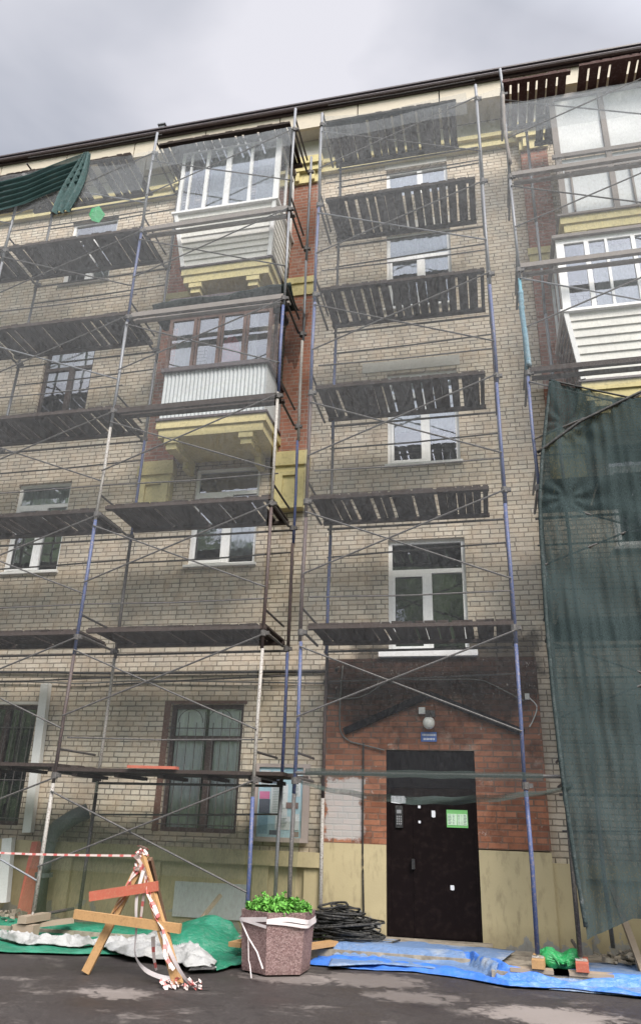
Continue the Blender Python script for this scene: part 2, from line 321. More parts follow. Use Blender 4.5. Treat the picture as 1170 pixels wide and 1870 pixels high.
def net(name, cov, amp, c, sx=55, sz=11, low=None, rot=.12, trans=.45):
    """woven debris netting: threads that cover part of each small patch"""
    mt, t, n, l, o = newmat(name); P = pos(t)
    st = noise_n(t, mapping(t, P, (sx, 4, sz), rot=(0, rot, 0)), 1.0, 2, .6)
    st2 = noise_n(t, mapping(t, P, (sx * .8, 4, sz * 1.4), rot=(0, -rot * 3, 0)), 1.0, 1, .5)
    bg = noise_n(t, mapping(t, P, (1.6, 1, .5)), 1.0, 4, .6)
    f = mth(t, 'MULTIPLY_ADD', mth(t, 'SUBTRACT', mth(t, 'MAXIMUM', st, st2), .55), amp * 5, cov)
    f = mth(t, 'ADD', f, mth(t, 'MULTIPLY_ADD', bg, .30 * min(1, cov * 3), -.15 * min(1, cov * 3)))
    if low:     # haze of the upper facade painted in as coverage that rises with height
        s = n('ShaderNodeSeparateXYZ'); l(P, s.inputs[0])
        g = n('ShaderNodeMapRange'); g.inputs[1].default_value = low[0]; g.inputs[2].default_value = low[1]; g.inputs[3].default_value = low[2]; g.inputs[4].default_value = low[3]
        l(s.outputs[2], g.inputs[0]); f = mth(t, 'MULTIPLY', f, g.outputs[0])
    f = mth(t, 'MINIMUM', mth(t, 'MAXIMUM', f, 0.01), .97)
    cc = mixc(t, bg, c, tuple(x * .75 for x in c))
    d = n('ShaderNodeBsdfDiffuse'); l(cc, d.inputs[0]); tl = n('ShaderNodeBsdfTranslucent'); l(cc, tl.inputs[0])
    m1 = n('ShaderNodeMixShader'); m1.inputs[0].default_value = trans; l(d.outputs[0], m1.inputs[1]); l(tl.outputs[0], m1.inputs[2])
    tp = n('ShaderNodeBsdfTransparent'); mx = n('ShaderNodeMixShader'); l(f, mx.inputs[0]); l(tp.outputs[0], mx.inputs[1]); l(m1.outputs[0], mx.inputs[2])
    l(mx.outputs[0], o.inputs[0]); return mt
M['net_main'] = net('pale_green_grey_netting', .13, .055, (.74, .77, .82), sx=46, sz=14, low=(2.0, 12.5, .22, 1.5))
M['net_top'] = net('grey_top_netting', .26, .07, (.50, .54, .58), sx=46, sz=12)
M['net_dark'] = net('dark_green_netting', .81, .12, (.072, .100, .103), sx=60, sz=22, rot=.05, trans=.35)
M['net_low'] = net('olive_low_netting', .30, .08, (.16, .19, .12))
M['net_band'] = net('dark_sagging_hem', .60, .10, (.09, .12, .11))

# ------------------------------------------------------------------ mesh helpers
class MB:
    def __init__(s): s.v = []; s.f = []; s.al = None
    def box(s, x0, x1, y0, y1, z0, z1):
        b = len(s.v)
        s.v += [(x0, y0, z0), (x1, y0, z0), (x1, y1, z0), (x0, y1, z0), (x0, y0, z1), (x1, y0, z1), (x1, y1, z1), (x0, y1, z1)]
        s.f += [tuple(b + i for i in q) for q in ((0, 3, 2, 1), (4, 5, 6, 7), (0, 1, 5, 4), (1, 2, 6, 5), (2, 3, 7, 6), (3, 0, 4, 7))]
        return s
    def beam(s, p, q, w, h, up=(0, 0, 1)):
        p, q, up = Vector(p), Vector(q), Vector(up); d = (q - p).normalized()
        a = d.cross(up).normalized() * w / 2; c = a.cross(d).normalized() * h / 2
        b = len(s.v)
        for e in (p, q):
            for (i, j) in ((-1, -1), (1, -1), (1, 1), (-1, 1)): s.v.append(tuple(e + a * i + c * j))
        s.f += [tuple(b + i for i in g) for g in ((0, 1, 2, 3), (7, 6, 5, 4), (0, 4, 5, 1), (1, 5, 6, 2), (2, 6, 7, 3), (3, 7, 4, 0))]
        return s
    def tube(s, pts, r, n=7, cap=True):
        pts = [Vector(p) for p in pts]; b = len(s.v); k = len(pts)
        for i, p in enumerate(pts):
            d = (pts[min(i + 1, k - 1)] - pts[max(i - 1, 0)]).normalized()
            u = d.cross(Vector((0, 0, 1)))
            if u.length < .05: u = d.cross(Vector((0, 1, 0)))
            u.normalize(); v = d.cross(u)
            rr = r[i] if isinstance(r, (list, tuple)) else r
            for j in range(n):
                a = 2 * math.pi * j / n; s.v.append(tuple(p + u * math.cos(a) * rr + v * math.sin(a) * rr))
        for i in range(k - 1):
            for j in range(n):
                s.f.append((b + i * n + j, b + i * n + (j + 1) % n, b + (i + 1) * n + (j + 1) % n, b + (i + 1) * n + j))
        if cap: s.f.append(tuple(b + j for j in range(n))[::-1]); s.f.append(tuple(b + (k - 1) * n + j for j in range(n)))
        return s
    def quad(s, a, b_, c, d):
        b = len(s.v); s.v += [tuple(a), tuple(b_), tuple(c), tuple(d)]; s.f.append((b, b + 1, b + 2, b + 3)); return s
    def prism(s, poly, y0, y1):      # polygon in x,z extruded along y
        b = len(s.v); n = len(poly)
        for y in (y0, y1): s.v += [(x, y, z) for x, z in poly]
        s.f.append(tuple(b + i for i in range(n))); s.f.append(tuple(b + n + i for i in range(n))[::-1])
        for i in range(n): s.f.append((b + (i + 1) % n, b + i, b + n + i, b + n + (i + 1) % n))
        return s
    def grid(s, fn, nu, nv):
        b = len(s.v)
        for i in range(nu + 1):
            for j in range(nv + 1): s.v.append(tuple(fn(i / nu, j / nv)))
        for i in range(nu):
            for j in range(nv):
                q = b + i * (nv + 1) + j; s.f.append((q, q + nv + 1, q + nv + 2, q + 1))
        return s
    def build(s, name, mat, parent=None, smooth=False, recentre=None, solid=0):
        me = bpy.data.meshes.new(name)
        base = Vector((0, 0, 0))
        if parent is not None: base = wpos(parent)
        elif recentre is not False and s.v:
            xs = [v[0] for v in s.v]; ys = [v[1] for v in s.v]; zs = [v[2] for v in s.v]
            base = Vector(((min(xs) + max(xs)) / 2, (min(ys) + max(ys)) / 2, min(zs)))
        me.from_pydata([tuple(Vector(v) - base) for v in s.v], [], s.f); me.update()
        me.materials.append(M[mat] if isinstance(mat, str) else mat)
        if smooth:
            for p in me.polygons: p.use_smooth = True
        if s.al:
            at = me.attributes.new('along', 'FLOAT', 'POINT')
            for i, a in enumerate(s.al): at.data[i].value = a
        o = bpy.data.objects.new(name, me); col.objects.link(o)
        if parent is not None: o.parent = parent
        else: o.location = base
        if solid:
            md = o.modifiers.new('thickness', 'SOLIDIFY'); md.thickness = solid; md.offset = 0
        return o
def wpos(o):
    p = Vector((0, 0, 0))
    while o is not None: p += o.location; o = o.parent
    return p
def tag(o, label, cat, group=None, kind=None):
    if label: o['label'] = label
    if cat: o['category'] = cat
    if group: o['group'] = group
    if kind: o['kind'] = kind
    return o
def empty(name, loc, label, cat, group=None):
    o = bpy.data.objects.new(name, None); col.objects.link(o); o.location = loc; o.empty_display_size = .2
    return tag(o, label, cat, group)
def at(px, py, y=None, z=None):
    """a measured point of the place: where the sight line through (px, py) meets the plane y= or z="""
    r = RW @ Vector((px - CX, py - CY, F))
    k = (y - CAM.y) / r.y if y is not None else (z - CAM.z) / r.z
    return CAM + r * k
def fn(x, y, z=0): return noise.noise(Vector((x, y, z)))

# ------------------------------------------------------------------ ground
ASP, PAV = .05, .16
g = MB().grid(lambda u, v: (-60 + 120 * u, -60 + 68 * v, ASP), 2, 2).build('ground', 'asphalt', None); tag(g, None, None, kind='structure')
pv = MB().box(-14, -.15, -1.05, .15, ASP - .1, PAV).box(-.149, 8, -1.66, .15, ASP - .1, PAV).build('pavement', 'concrete', None); tag(pv, None, None, kind='structure')

# ------------------------------------------------------------------ building
bld = empty('apartment_building', (-2, 0, PAV), 'four storey light brick apartment building under repair with red brick pilasters and yellow trim', 'building')
X0, X1, ZT = -15.0, 9.0, 14.12
LC = (-8.38, -7.28)
BW = (-4.86, -3.67)
holes = []     # x0,x1,z0,z1
SW = (-1.46, -.26)
stair = [(SW[0], SW[1], 3.93, 5.74), (SW[0], SW[1], 7.07, 8.86), (SW[0], SW[1], 10.25, 12.02), (SW[0], SW[1], 12.95, 13.66)]
left = [(LC[0], LC[1], 5.46, 7.20), (LC[0], LC[1], 8.66, 10.25), (LC[0], LC[1], 11.84, 13.55)]
groundL = (-8.45, -7.18, 1.36, 3.17)
gw = (BW[0], BW[1], 1.36, 3.18); f2 = (BW[0], BW[1], 5.45, 7.26)
f2r = (1.95, 3.13, 5.45, 7.26); gwr = (1.95, 3.13, 1.36, 3.18)
f3w = (-4.9, -3.65, 7.75, 9.9); f4w = (-4.9, -3.65, 10.95, 13.2); f3r = (1.9, 3.15, 7.75, 9.9); f4r = (1.9, 3.15, 10.95, 13.2)
farw = [(-12.6, -11.4, 5.46, 7.2), (-12.6, -11.4, 8.66, 10.25), (-12.6, -11.4, 11.84, 13.55), (5.5, 6.7, 5.45, 7.2), (5.5, 6.7, 8.66, 10.3), (5.5, 6.7, 11.84, 13.55)]
holes = stair + left + [groundL, gw, f2, f2r, gwr, f3w, f4w, f3r, f4r] + farw
doorhole = (-1.48, -.26, PAV, 2.53)
REV = .16
def wall_holes(x0, x1, z0, z1, holes, y=0, rev=REV):
    b = MB()
    xs = sorted({x0, x1, *[h[i] for h in holes for i in (0, 1) if x0 < h[i] < x1]})
    zs = sorted({z0, z1, *[h[i] for h in holes for i in (2, 3) if z0 < h[i] < z1]})
    for i in range(len(xs) - 1):
        for j in range(len(zs) - 1):
            cx, cz = (xs[i] + xs[i + 1]) / 2, (zs[j] + zs[j + 1]) / 2
            if any(h[0] < cx < h[1] and h[2] < cz < h[3] for h in holes): continue
            b.quad((xs[i], y, zs[j]), (xs[i + 1], y, zs[j]), (xs[i + 1], y, zs[j + 1]), (xs[i], y, zs[j + 1]))
    for h in holes:
        a, c, d, e = h
        b.quad((a, y, d), (a, y, e), (a, y + rev, e), (a, y + rev, d)); b.quad((c, y, e), (c, y, d), (c, y + rev, d), (c, y + rev, e))
        b.quad((a, y, e), (c, y, e), (c, y + rev, e), (a, y + rev, e))
        if d > z0 + .01: b.quad((a, y, d), (a, y + rev, d), (c, y + rev, d), (c, y, d))
    return b
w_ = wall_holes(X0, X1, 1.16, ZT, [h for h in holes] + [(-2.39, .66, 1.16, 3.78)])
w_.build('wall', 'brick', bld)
# body behind the rooms
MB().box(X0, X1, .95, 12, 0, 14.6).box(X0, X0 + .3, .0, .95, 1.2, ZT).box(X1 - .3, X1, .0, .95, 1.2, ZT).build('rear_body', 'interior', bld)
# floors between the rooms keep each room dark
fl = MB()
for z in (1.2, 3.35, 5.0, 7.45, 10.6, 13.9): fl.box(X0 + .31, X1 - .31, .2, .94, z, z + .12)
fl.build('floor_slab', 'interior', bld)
# frieze above brick, cornice band, soffit, roof
MB().box(X0, X1, .02, .95, ZT + .002, 14.61).build('frieze', 'stucco_white', bld)
cb_ = MB().box(X0, X1, -.10, .0, 13.80, 13.90).box(X0, X1, -.06, .0, 13.90, 14.02).box(X0, X1, -.13, .0, 14.02, 14.12)
cb_.build('cornice_band', 'yellow', bld)
FZ0, FZ1 = 14.60, 15.02
MB().box(X0, X1, -.45, .01, 14.62, 14.68).build('eave_underside', 'stucco_white', bld)
sf = MB()
x = X0
while x < X1:
    sf.box(x + .008, min(x + 1.615, X1), -.52, -.46, FZ0, FZ1); x += 1.63
sf.build('eave_panels', 'soffit', bld)
rf = MB().box(X0, X1, -.56, -.45, 15.022, 15.19).build('fascia', 'gutter', bld)
g_ = MB().tube([(X0, -.605, 15.10), (X1, -.605, 15.10)], .044, 8); g_.build('gutter', 'gutter', bld)
rr = MB(); rr.quad((X0, -.63, 15.24), (X1, -.63, 15.24), (X1, 6, 17.4), (X0, 6, 17.4)); rr.quad((X0, -.63, 15.205), (X0, 6, 17.36), (X1, 6, 17.36), (X1, -.63, 15.205)); rr.quad((X0, -.63, 15.205), (X1, -.63, 15.205), (X1, -.63, 15.24), (X0, -.63, 15.24))
roof = rr.build('roof', 'gutter', bld)
MB().box(-6.30, -6.18, -.60, -.48, 15.2, 15.34).box(-6.33, -6.15, -.63, -.45, 15.34, 15.37).build('vent_cap', 'steel_grey', roof)

def window(h, style='white2', mat='white', glassm='glass', curtain=None, sill=True, y=REV - .09, split=.55, trans=None, grille=False):
    x0, x1, z0, z1 = h
    b = MB(); fw = .06; d = .06
    b.box(x0, x0 + fw, y, y + d, z0, z1).box(x1 - fw, x1, y, y + d, z0, z1)
    b.box(x0 + fw, x1 - fw, y, y + d, z1 - fw, z1).box(x0 + fw, x1 - fw, y, y + d, z0, z0 + fw)
    top = z1
    if trans:
        b.box(x0 + fw, x1 - fw, y - .004, y + d, trans - .035, trans + .035); top = trans
    xm = x0 + (x1 - x0) * split
    b.box(xm - .05, xm + .05, y - .008, y + d, z0 + fw, top - .035 if trans else z1 - fw)
    if style == 'sash':                        # a raised opening sash on the left
        zt = top - .035 if trans else z1 - fw
        b.box(x0 + fw, x0 + fw + .045, y - .02, y, z0 + fw, zt).box(xm - .095, xm - .05, y - .02, y, z0 + fw, zt)
        b.box(x0 + fw + .045, xm - .095, y - .02, y, zt - .05, zt).box(x0 + fw + .045, xm - .095, y - .02, y, z0 + fw, z0 + fw + .05)
    wn = b.build('window', mat, bld)
    p = MB()
    p.quad((x0 + .03, y + .03, z0 + .03), (xm, y + .03, z0 + .03), (xm, y + .03, top), (x0 + .03, y + .03, top)).build('pane', glassm, wn)
    MB().quad((xm, y + .032, z0 + .03), (x1 - .03, y + .032, z0 + .03), (x1 - .03, y + .032, top), (xm, y + .032, top)).build('pane', glassm, wn)
    if trans: MB().quad((x0 + .03, y + .031, trans), (x1 - .03, y + .031, trans), (x1 - .03, y + .031, z1 - .03), (x0 + .03, y + .031, z1 - .03)).build('pane', glassm, wn)
    if sill: MB().box(x0 - .04, x1 + .04, -.06, y - .003, z0 - .035, z0 + .004).build('sill', mat, wn)
    # plastered reveal edge
    if curtain:
        for (a, c, lo, hi) in curtain:
            xa, xb = x0 + (x1 - x0) * a, x0 + (x1 - x0) * c
            za, zb = z0 + (z1 - z0) * lo, z0 + (z1 - z0) * hi
            MB().grid(lambda u, v: (xa + (xb - xa) * u, y + .075 + .015 * math.sin(u * (xb - xa) * 70) * (1 - .3 * v), za + (zb - za) * v), int(max(8, (xb - xa) * 60)), 1).build('curtain', 'curtain', wn, True)
    if grille:
        gr = MB(); k = 8
        for i in range(k + 1):
            xx = x0 + .05 + (x1 - x0 - .1) * i / k
            gr.tube([(xx, -.035, z0 + .03), (xx, -.035, z1 - .12 - (.16 if i % 2 else 0))], .007, 5)
        for zz in (z0 + .1, z0 + (z1 - z0) * .36, z0 + (z1 - z0) * .8): gr.tube([(x0 - .02, -.035, zz), (x1 + .02, -.035, zz)], .008, 5)
        for cx in (x0 + (x1 - x0) * .3, x0 + (x1 - x0) * .7):
            pts = [(cx + .2 * math.cos(a), -.035, z1 - .28 + .2 * math.sin(a)) for a in [math.pi * q / 10 for q in range(11)]]
            gr.tube(pts, .006, 5)
        gr.build('grille', 'steel_dark', wn)
    return wn
window(stair[0], 'sash', trans=5.22, split=.52)
window(stair[1], 'sash', glassm='glasshi', curtain=[(0, 1, .38, 1)], trans=8.45)
window(stair[2], 'sash', glassm='glasshi', curtain=[(0, 1, .5, 1)], trans=11.45)
window(stair[3], 'white2', glassm='glasshi', sill=False, curtain=[(0, 1, 0, 1)])
for h in stair[2:]:
    MB().box(h[0] - .02, h[1] + .0, -.012, -.002, h[3] + .02, h[3] + .26).build('lintel_patch', 'stucco_white', bld)
MB().box(-1.9, -.2, -.012, -.002, 8.92, 9.12).build('lintel_patch', 'stucco_white', bld)
window(left[0], 'sash', glassm='glasshi', curtain=[(0, 1, .62, 1)], trans=6.75)
window(left[1], 'white2', mat='darkframe', glassm='glasshi', curtain=[(0.05, .5, .5, 1), (.55, 1, .5, 1)], trans=9.75, sill=False)
window(left[2], 'sash', glassm='glasshi', curtain=[(.4, 1, 0, 1)], trans=13.1)
for h in farw: window(h, 'sash', curtain=[(0, 1, .3, 1)])
window(groundL, 'white2', mat='darkframe', sill=False, grille=True)
window(gw, 'white2', mat='darkframe', curtain=[(.05, .45, 0, 1), (.5, .97, 0, 1)], trans=2.68, sill=False, grille=True)
window(f2, 'sash', glassm='glasshi', curtain=[(.45, 1, .1, .55), (.03, .4, .3, .5)], trans=6.78)
window(f2r, 'sash', trans=6.78); window(gwr, 'white2', mat='darkframe', trans=2.68, sill=False, grille=True)
for h in (f3w, f4w, f3r, f4r): window(h, 'white2', mat='white', sill=False, curtain=[(0, .4, 0, 1)])
# painted casing strip around old ground floor window
for h in (gw, groundL, gwr):
    MB().box(h[0] - .10, h[0] - .004, -.018, -.002, h[2], h[3] + .05).box(h[0] - .004, h[1] + .05, -.018, -.002, h[3] + .004, h[3] + .05).build('window_casing', 'brownframe' if h is gw else 'stucco_white', bld)

# pilasters
def pilaster(x0, x1, mirror=False):
    b = MB().box(x0, x1, -.10, -.002, 7.40, 13.52).build('pilaster', 'red', bld)
    c = MB().box(x0 - .02, x1 + .02, -.15, -.002, 6.33, 7.12).box(x0 - .06, x1 + .06, -.19, -.002, 7.12, 7.30).box(x0 - .03, x1 + .03, -.16, -.002, 7.30, 7.40)
    c.box(x0 + .0, x1 - .0, -.19, -.151, 6.33, 6.42)
    xm0, xm1 = x0 + .13, x1 - .13
    c.box(x0 + .0, xm0, -.19, -.151, 6.42, 7.0).box(xm1, x1, -.19, -.151, 6.42, 7.0).box(xm0, xm1, -.19, -.151, 6.93, 7.0)
    c.build('base_block', 'yellow', b)
    MB().box(x0 - .03, x1 + .03, -.13, -.101, 10.72, 10.98).box(x0 - .05, x1 + .05, -.16, -.101, 10.98, 11.12).build('band', 'yellow', b)
    cp = MB().box(x0 - .02, x1 + .02, -.15, -.002, 13.52, 13.78).box(x0 - .07, x1 + .07, -.22, -.002, 13.78, 13.93).box(x0 - .11, x1 + .11, -.27, -.002, 13.93, 14.12)
    cp.box(x0 + .05, x0 + .13, -.2, -.151, 13.55, 13.78).box(x1 - .13, x1 - .05, -.2, -.151, 13.55, 13.78)
    cp.build('capital', 'yellow', b)
    MB().box(x0 - .02, x1 + .02, -.2, .0, 14.122, 14.60).build('frieze_block', 'stucco_white', b)
pilaster(-5.84, -5.28); pilaster(-3.34, -2.84); pilaster(1.14, 1.62); pilaster(3.55, 4.05)
MB().box(-3.42, -3.38, -.04, -.002, 3.5, 3.55).build('bracket', 'steel_dark', bld)

# ---- balconies
BY = -1.02
def slab(b, x0, x1, z, d=BY):
    sl_ = MB().box(x0, x1, d, -.003, z - .14, z).box(x0 + .05, x1 - .05, d + .03, -.003, z - .30, z - .141)
    for cx in (x0 + .28, x1 - .34):
        sl_.box(cx - .12, cx + .12, d + .04, d + .34, z - .40, z - .301)
        sl_.box(cx - .09, cx + .09, d + .08, d + .27, z - .50, z - .401)
        sl_.box(cx - .05, cx + .05, d + .4, -.003, z - .42, z - .301)
        sl_.box(cx - .05, cx + .05, -.30, -.003, z - .56, z - .421)
    o = sl_.build('balcony_slab', 'yellow', bld); return o
# third floor left: corrugated parapet, brown frames
x0, x1, z = -5.18, -3.34, 7.68
s_ = slab(bld, x0 - .04, x1 + .04, z); s_.name = 'balcony'
MB().box(x0 - .06, x1 + .06, BY - .03, -.2, z + .001, z + .04).build('slab_edge', 'gutter', s_)
def corr(u, v, xa, xb, yy, za, zb): return (xa + (xb - xa) * u, yy - .012 * math.sin(u * (xb - xa) / .07 * 2 * math.pi), za + (zb - za) * v)
MB().grid(lambda u, v: corr(u, v, x0, x1, BY, z + .04, 8.62), 210, 1).build('parapet', 'corr', s_)
MB().box(x1 - .015, x1, BY + .02, -.11, z + .04, 8.62).box(x0, x0 + .015, BY + .02, -.11, z + .04, 8.62).build('side_panel', 'corr', s_)
MB().box(x0 - .05, x1 + .05, BY - .06, -.11, 8.621, 8.70).build('ledge', 'gutter', s_)
zt = 10.12
fr = MB()
n = 4
for i in range(n + 1):
    xx = x0 + (x1 - x0) * i / n; fr.box(xx - .028, xx + .028, BY, BY + .05, 8.702, zt)
    if 0 < i < n: fr.box(xx + .05, xx + .075, BY + .003, BY + .045, 8.702, zt)
for i in range(n):
    xa, xb = x0 + (x1 - x0) * i / n + .028, x0 + (x1 - x0) * (i + 1) / n - .028
    fr.box(xa, xb, BY + .004, BY + .05, 9.72, 9.77).box(xa, xb, BY + .004, BY + .05, zt - .06, zt).box(xa, xb, BY + .004, BY + .05, 8.703, 8.74)
for sx in (x0, x1 - .05):
    fr.box(sx + .001, sx + .049, -.6, -.55, 8.702, zt).box(sx + .001, sx + .049, BY + .052, -.12, zt - .06, zt)
fr.build('window_frame', 'brownframe', s_)
MB().quad((x0 + .03, BY + .03, 8.71), (x1 - .03, BY + .03, 8.71), (x1 - .03, BY + .03, zt - .02), (x0 + .03, BY + .03, zt - .02)).quad((x1 - .03, BY + .06, 8.71), (x1 - .03, -.15, 8.71), (x1 - .03, -.15, zt - .05), (x1 - .03, BY + .06, zt - .05)).build('glazing', 'glasshi', s_)
for (a, c) in ((.04, .22), (.52, .60), (.78, .86)):
    xa, xb = x0 + (x1 - x0) * a, x0 + (x1 - x0) * c
    MB().grid(lambda u, v: (xa + (xb - xa) * u, BY + .14 + .015 * math.sin(u * 22), 8.75 + 1.3 * v), 18, 1).build('curtain', 'curtain', s_, True)
MB().box(x0 - .06, x1 + .06, BY - .05, -.11, zt + .001, zt + .06).build('canopy', 'gutter', s_)
# fourth floor left : white siding flaring outwards, white frames
def flared(x0, x1, z, zr, ztop, fl, nplank, panes, gapc, sidemat):
    s_ = slab(bld, x0 + .0, x1 - .0, z); s_.name = 'balcony'
    MB().box(x0 - .04, x1 + .04, BY - .03, -.2, z + .001, z + .035).build('slab_edge', 'gutter', s_)
    b = MB()
    H = zr - (z + .035)
    def edge(k):      # x0,x1,y at plank height fraction k
        return x0 - fl * k, x1 + fl * .45 * k, BY - fl * k
    for i in range(nplank):
        k0, k1 = i / nplank, (i + 1) / nplank
        a0, b0, y0 = edge(k0); a1, b1, y1 = edge(k1); za, zb = z + .035 + H * k0, z + .035 + H * k1
        b.quad((a0, y0 - .024, za), (b0, y0 - .024, za), (b1, y1, zb), (a1, y1, zb))
        b.quad((a0, y0 + .02, za), (b0, y0 + .02, za), (b0, y0 - .024, za), (a0, y0 - .024, za)); b.quad((a0, y0 - .001, za - .014), (b0, y0 - .001, za - .014), (b0, y0 - .001, za), (a0, y0 - .001, za))
    b.build('siding', 'siding', s_)
    sd_ = MB(); se_ = MB()
    for i in range(nplank):
        k0, k1 = i / nplank, (i + 1) / nplank
        a0, b0, y0 = edge(k0); a1, b1, y1 = edge(k1); za, zb = z + .035 + H * k0, z + .035 + H * k1
        sd_.quad((b0 + .014, y0, za), (b0 + .014, -.11, za), (b1, -.11, zb), (b1, y1, zb)); se_.quad((a0 - .014, -.11, za), (a0 - .014, y0, za), (a1, y1, zb), (a1, -.11, zb))
        sd_.quad((b0, y0, za), (b0, -.11, za), (b0 + .014, -.11, za), (b0 + .014, y0, za))
    sd_.build('side_siding', sidemat, s_); se_.build('side_siding', sidemat, s_)
    a1, b1, y1 = edge(1); a0, b0, y0 = edge(0)
    c = MB().beam((a0 + .03, y0 - .02, z + .04), (a1 + .03, y1 - .02, zr), .07, .05, (0, 1, 0)).beam((b0 - .03, y0 - .02, z + .04), (b1 - .03, y1 - .02, zr), .07, .05, (0, 1, 0))
    c.build('corner_trim', 'white', s_)
    MB().box(a1 - .05, b1 + .05, y1 - .07, -.11, zr + .001, zr + .045).build('ledge', 'white', s_)
    f = MB(); zb = zr + .046
    for xx, ww in panes:
        xq = a1 + (b1 - a1) * xx; f.box(xq - ww / 2, xq + ww / 2, y1, y1 + .06, zb, ztop)
    f.box(a1, b1, y1 + .002, y1 + .058, ztop + .001, ztop + .09)
    f.box(a1, b1, y1 + .003, y1 + .055, zb, zb + .05)
    for sx in (a1, b1 - .05): f.box(sx, sx + .05, y1 + .061, y1 + .12, zb, ztop).box(sx, sx + .05, -.2, -.12, zb, ztop).box(sx + .002, sx + .048, y1 + .12, -.2, ztop - .07, ztop).box(sx + .002, sx + .048, -.66, -.6, zb, ztop - .07)
    f.build('window_frame', 'white', s_)
    MB().quad((a1 + .02, y1 + .03, zb), (b1 - .02, y1 + .03, zb), (b1 - .02, y1 + .03, ztop), (a1 + .02, y1 + .03, ztop)).quad((b1 - .02, y1 + .06, zb), (b1 - .02, -.13, zb), (b1 - .02, -.13, ztop), (b1 - .02, y1 + .06, ztop)).quad((a1 + .02, -.13, zb), (a1 + .02, y1 + .06, zb), (a1 + .02, y1 + .06, ztop), (a1 + .02, -.13, ztop)).build('glazing', 'glasshi', s_)
    for (p, q) in gapc:
        xa, xb = a1 + (b1 - a1) * p, a1 + (b1 - a1) * q
        MB().grid(lambda u, v: (xa + (xb - xa) * u, y1 + .16 + .015 * math.sin(u * (xb - xa) * 60), zb + (ztop - zb) * v), int((xb - xa) * 50) + 6, 1).build('curtain', 'curtain', s_, True)
    MB().box(a1 - .05, b1 + .05, y1 - .06, -.11, ztop + .091, ztop + .15).build('canopy', 'greywood', s_)
    return s_
flared(-5.12, -3.40, 10.88, 12.02, 13.62, .18, 9, [(0.015, .06), (.10, .035), (.27, .06), (.49, .10), (.72, .05), (.985, .10)], [(.28, .70), (.76, .95)], 'siding')
flared(1.58, 3.45, 7.72, 8.86, 10.22, .16, 8, [(.03, .12), (.22, .07), (.36, .04), (.55, .06), (.8, .05), (.985, .1)], [(.26, .97)], 'brownframe')
# fourth floor right: open balcony with grey timber posts and white sheeting
s_ = slab(bld, 1.56, 3.47, 10.92); s_.name = 'balcony'
MB().box(1.52, 3.5, BY - .04, -.2, 10.921, 10.96).build('slab_edge', 'greywood', s_)
p_ = MB()
for xx, ww in ((1.60, .10), (2.42, .09), (3.25, .09)): p_.box(xx, xx + ww, BY - .03, BY + .05, 10.962, 13.62)
p_.box(1.56, 3.47, BY - .025, BY + .045, 13.621, 13.72)
p_.build('post', 'greywood', s_)
MB().box(1.55, 3.47, BY - .05, BY + .0, 12.2, 12.28).box(1.72, 3.47, BY - .028, BY - .0, 11.86, 11.90).box(1.80, 1.83, BY - .028, BY, 11.0, 11.86).box(2.75, 2.78, BY - .028, BY, 11.0, 11.86).build('rail', 'greywood', s_)
MB().box(1.705, 2.415, BY + .01, BY + .03, 12.3, 13.6).box(2.515, 3.24, BY + .01, BY + .03, 12.3, 13.6).build('sheet_infill', 'curtain', s_)
MB().box(1.705, 3.45, BY + .015, BY + .03, 10.99, 12.19).build('parapet', 'corr', s_)

# ---- portal and door
PY = -.13
pt = wall_holes(-2.39, .66, 1.30, 3.82, [(-1.48, -.26, 1.2, 2.53)], PY, .12)
pt.box(.655, .66, PY + .001, -.001, 1.3, 3.82).box(-2.39, -2.385, PY + .001, -.001, 1.3, 3.82)
pt.quad((-2.39, PY, 3.82), (.66, PY, 3.82), (.66, 0, 3.82), (-2.39, 0, 3.82))
MB().box(-1.58, -.14, -.20, -.002, 3.84, 3.926).build('window_ledge', 'white', bld)
portal = pt.build('portal', 'portal', bld)
gb = MB().beam((-2.08, PY - .035, 2.77), (-.85, PY - .045, 3.29), .09, .09, (0, 1, 0)).beam((-.85, PY - .045, 3.29), (.42, PY - .045, 2.77), .09, .09, (0, 1, 0))
gb.build('gable_moulding', 'doorpanel', portal)
MB().box(-2.39, -1.481, PY - .02, .2, PAV - .1, 1.30).build('plinth', 'plaster', bld); MB().box(-.259, .66, PY - .02, .2, PAV - .1, 1.285).build('plinth', 'plaster', bld)
# right of portal: plinth with recess; left plinth with ledge and panels
pr = MB().box(.661, 1.05, -.10, .2, PAV - .1, 1.16).box(1.05, X1, -.10, .2, 1.0, 1.16).box(1.05, X1, -.02, .2, PAV - .1, 1.0)
for xx in (1.9, 3.3, 5): pr.box(xx, xx + .35, -.10, -.021, PAV - .1, 1.0)
pr.build('plinth', 'plaster', bld)
pl = MB().box(X0, -2.391, -.02, .2, PAV - .1, .98).box(X0, -2.391, -.14, .2, .98, 1.165)
for xx in (-13, -10.8, -8.3, -6.35, -4.95, -3.35, -2.62): pl.box(xx, xx + .22, -.09, -.021, PAV - .1, .98)
pl.build('plinth', 'plaster', bld)
MB().box(-4.5, -3.4, -.045, -.021, .28, .72).build('basement_window', 'corr', bld)
MB().box(-1.6, -.14, -.5, PY - .021, PAV, PAV + .06).build('doorstep', 'concrete', bld)
dr = MB().box(-1.475, -.265, PY + .03, PY + .08, .225, 2.03).build('door', 'door', bld)
MB().box(-1.475, -.265, PY + .025, PY + .07, 2.034, 2.525).build('panel_over_door', 'doorpanel', dr)
MB().box(-1.478, -1.43, PY + .012, PY + .028, .225, 2.03).box(-.31, -.262, PY + .012, PY + .028, .225, 2.03).box(-1.12, -1.112, PY + .022, PY + .029, .225, 2.03).build('door_frame', 'door', dr)
MB().box(-1.14, -1.10, PY - .03, PY + .028, 1.02, 1.14).build('handle', 'keypad', dr)
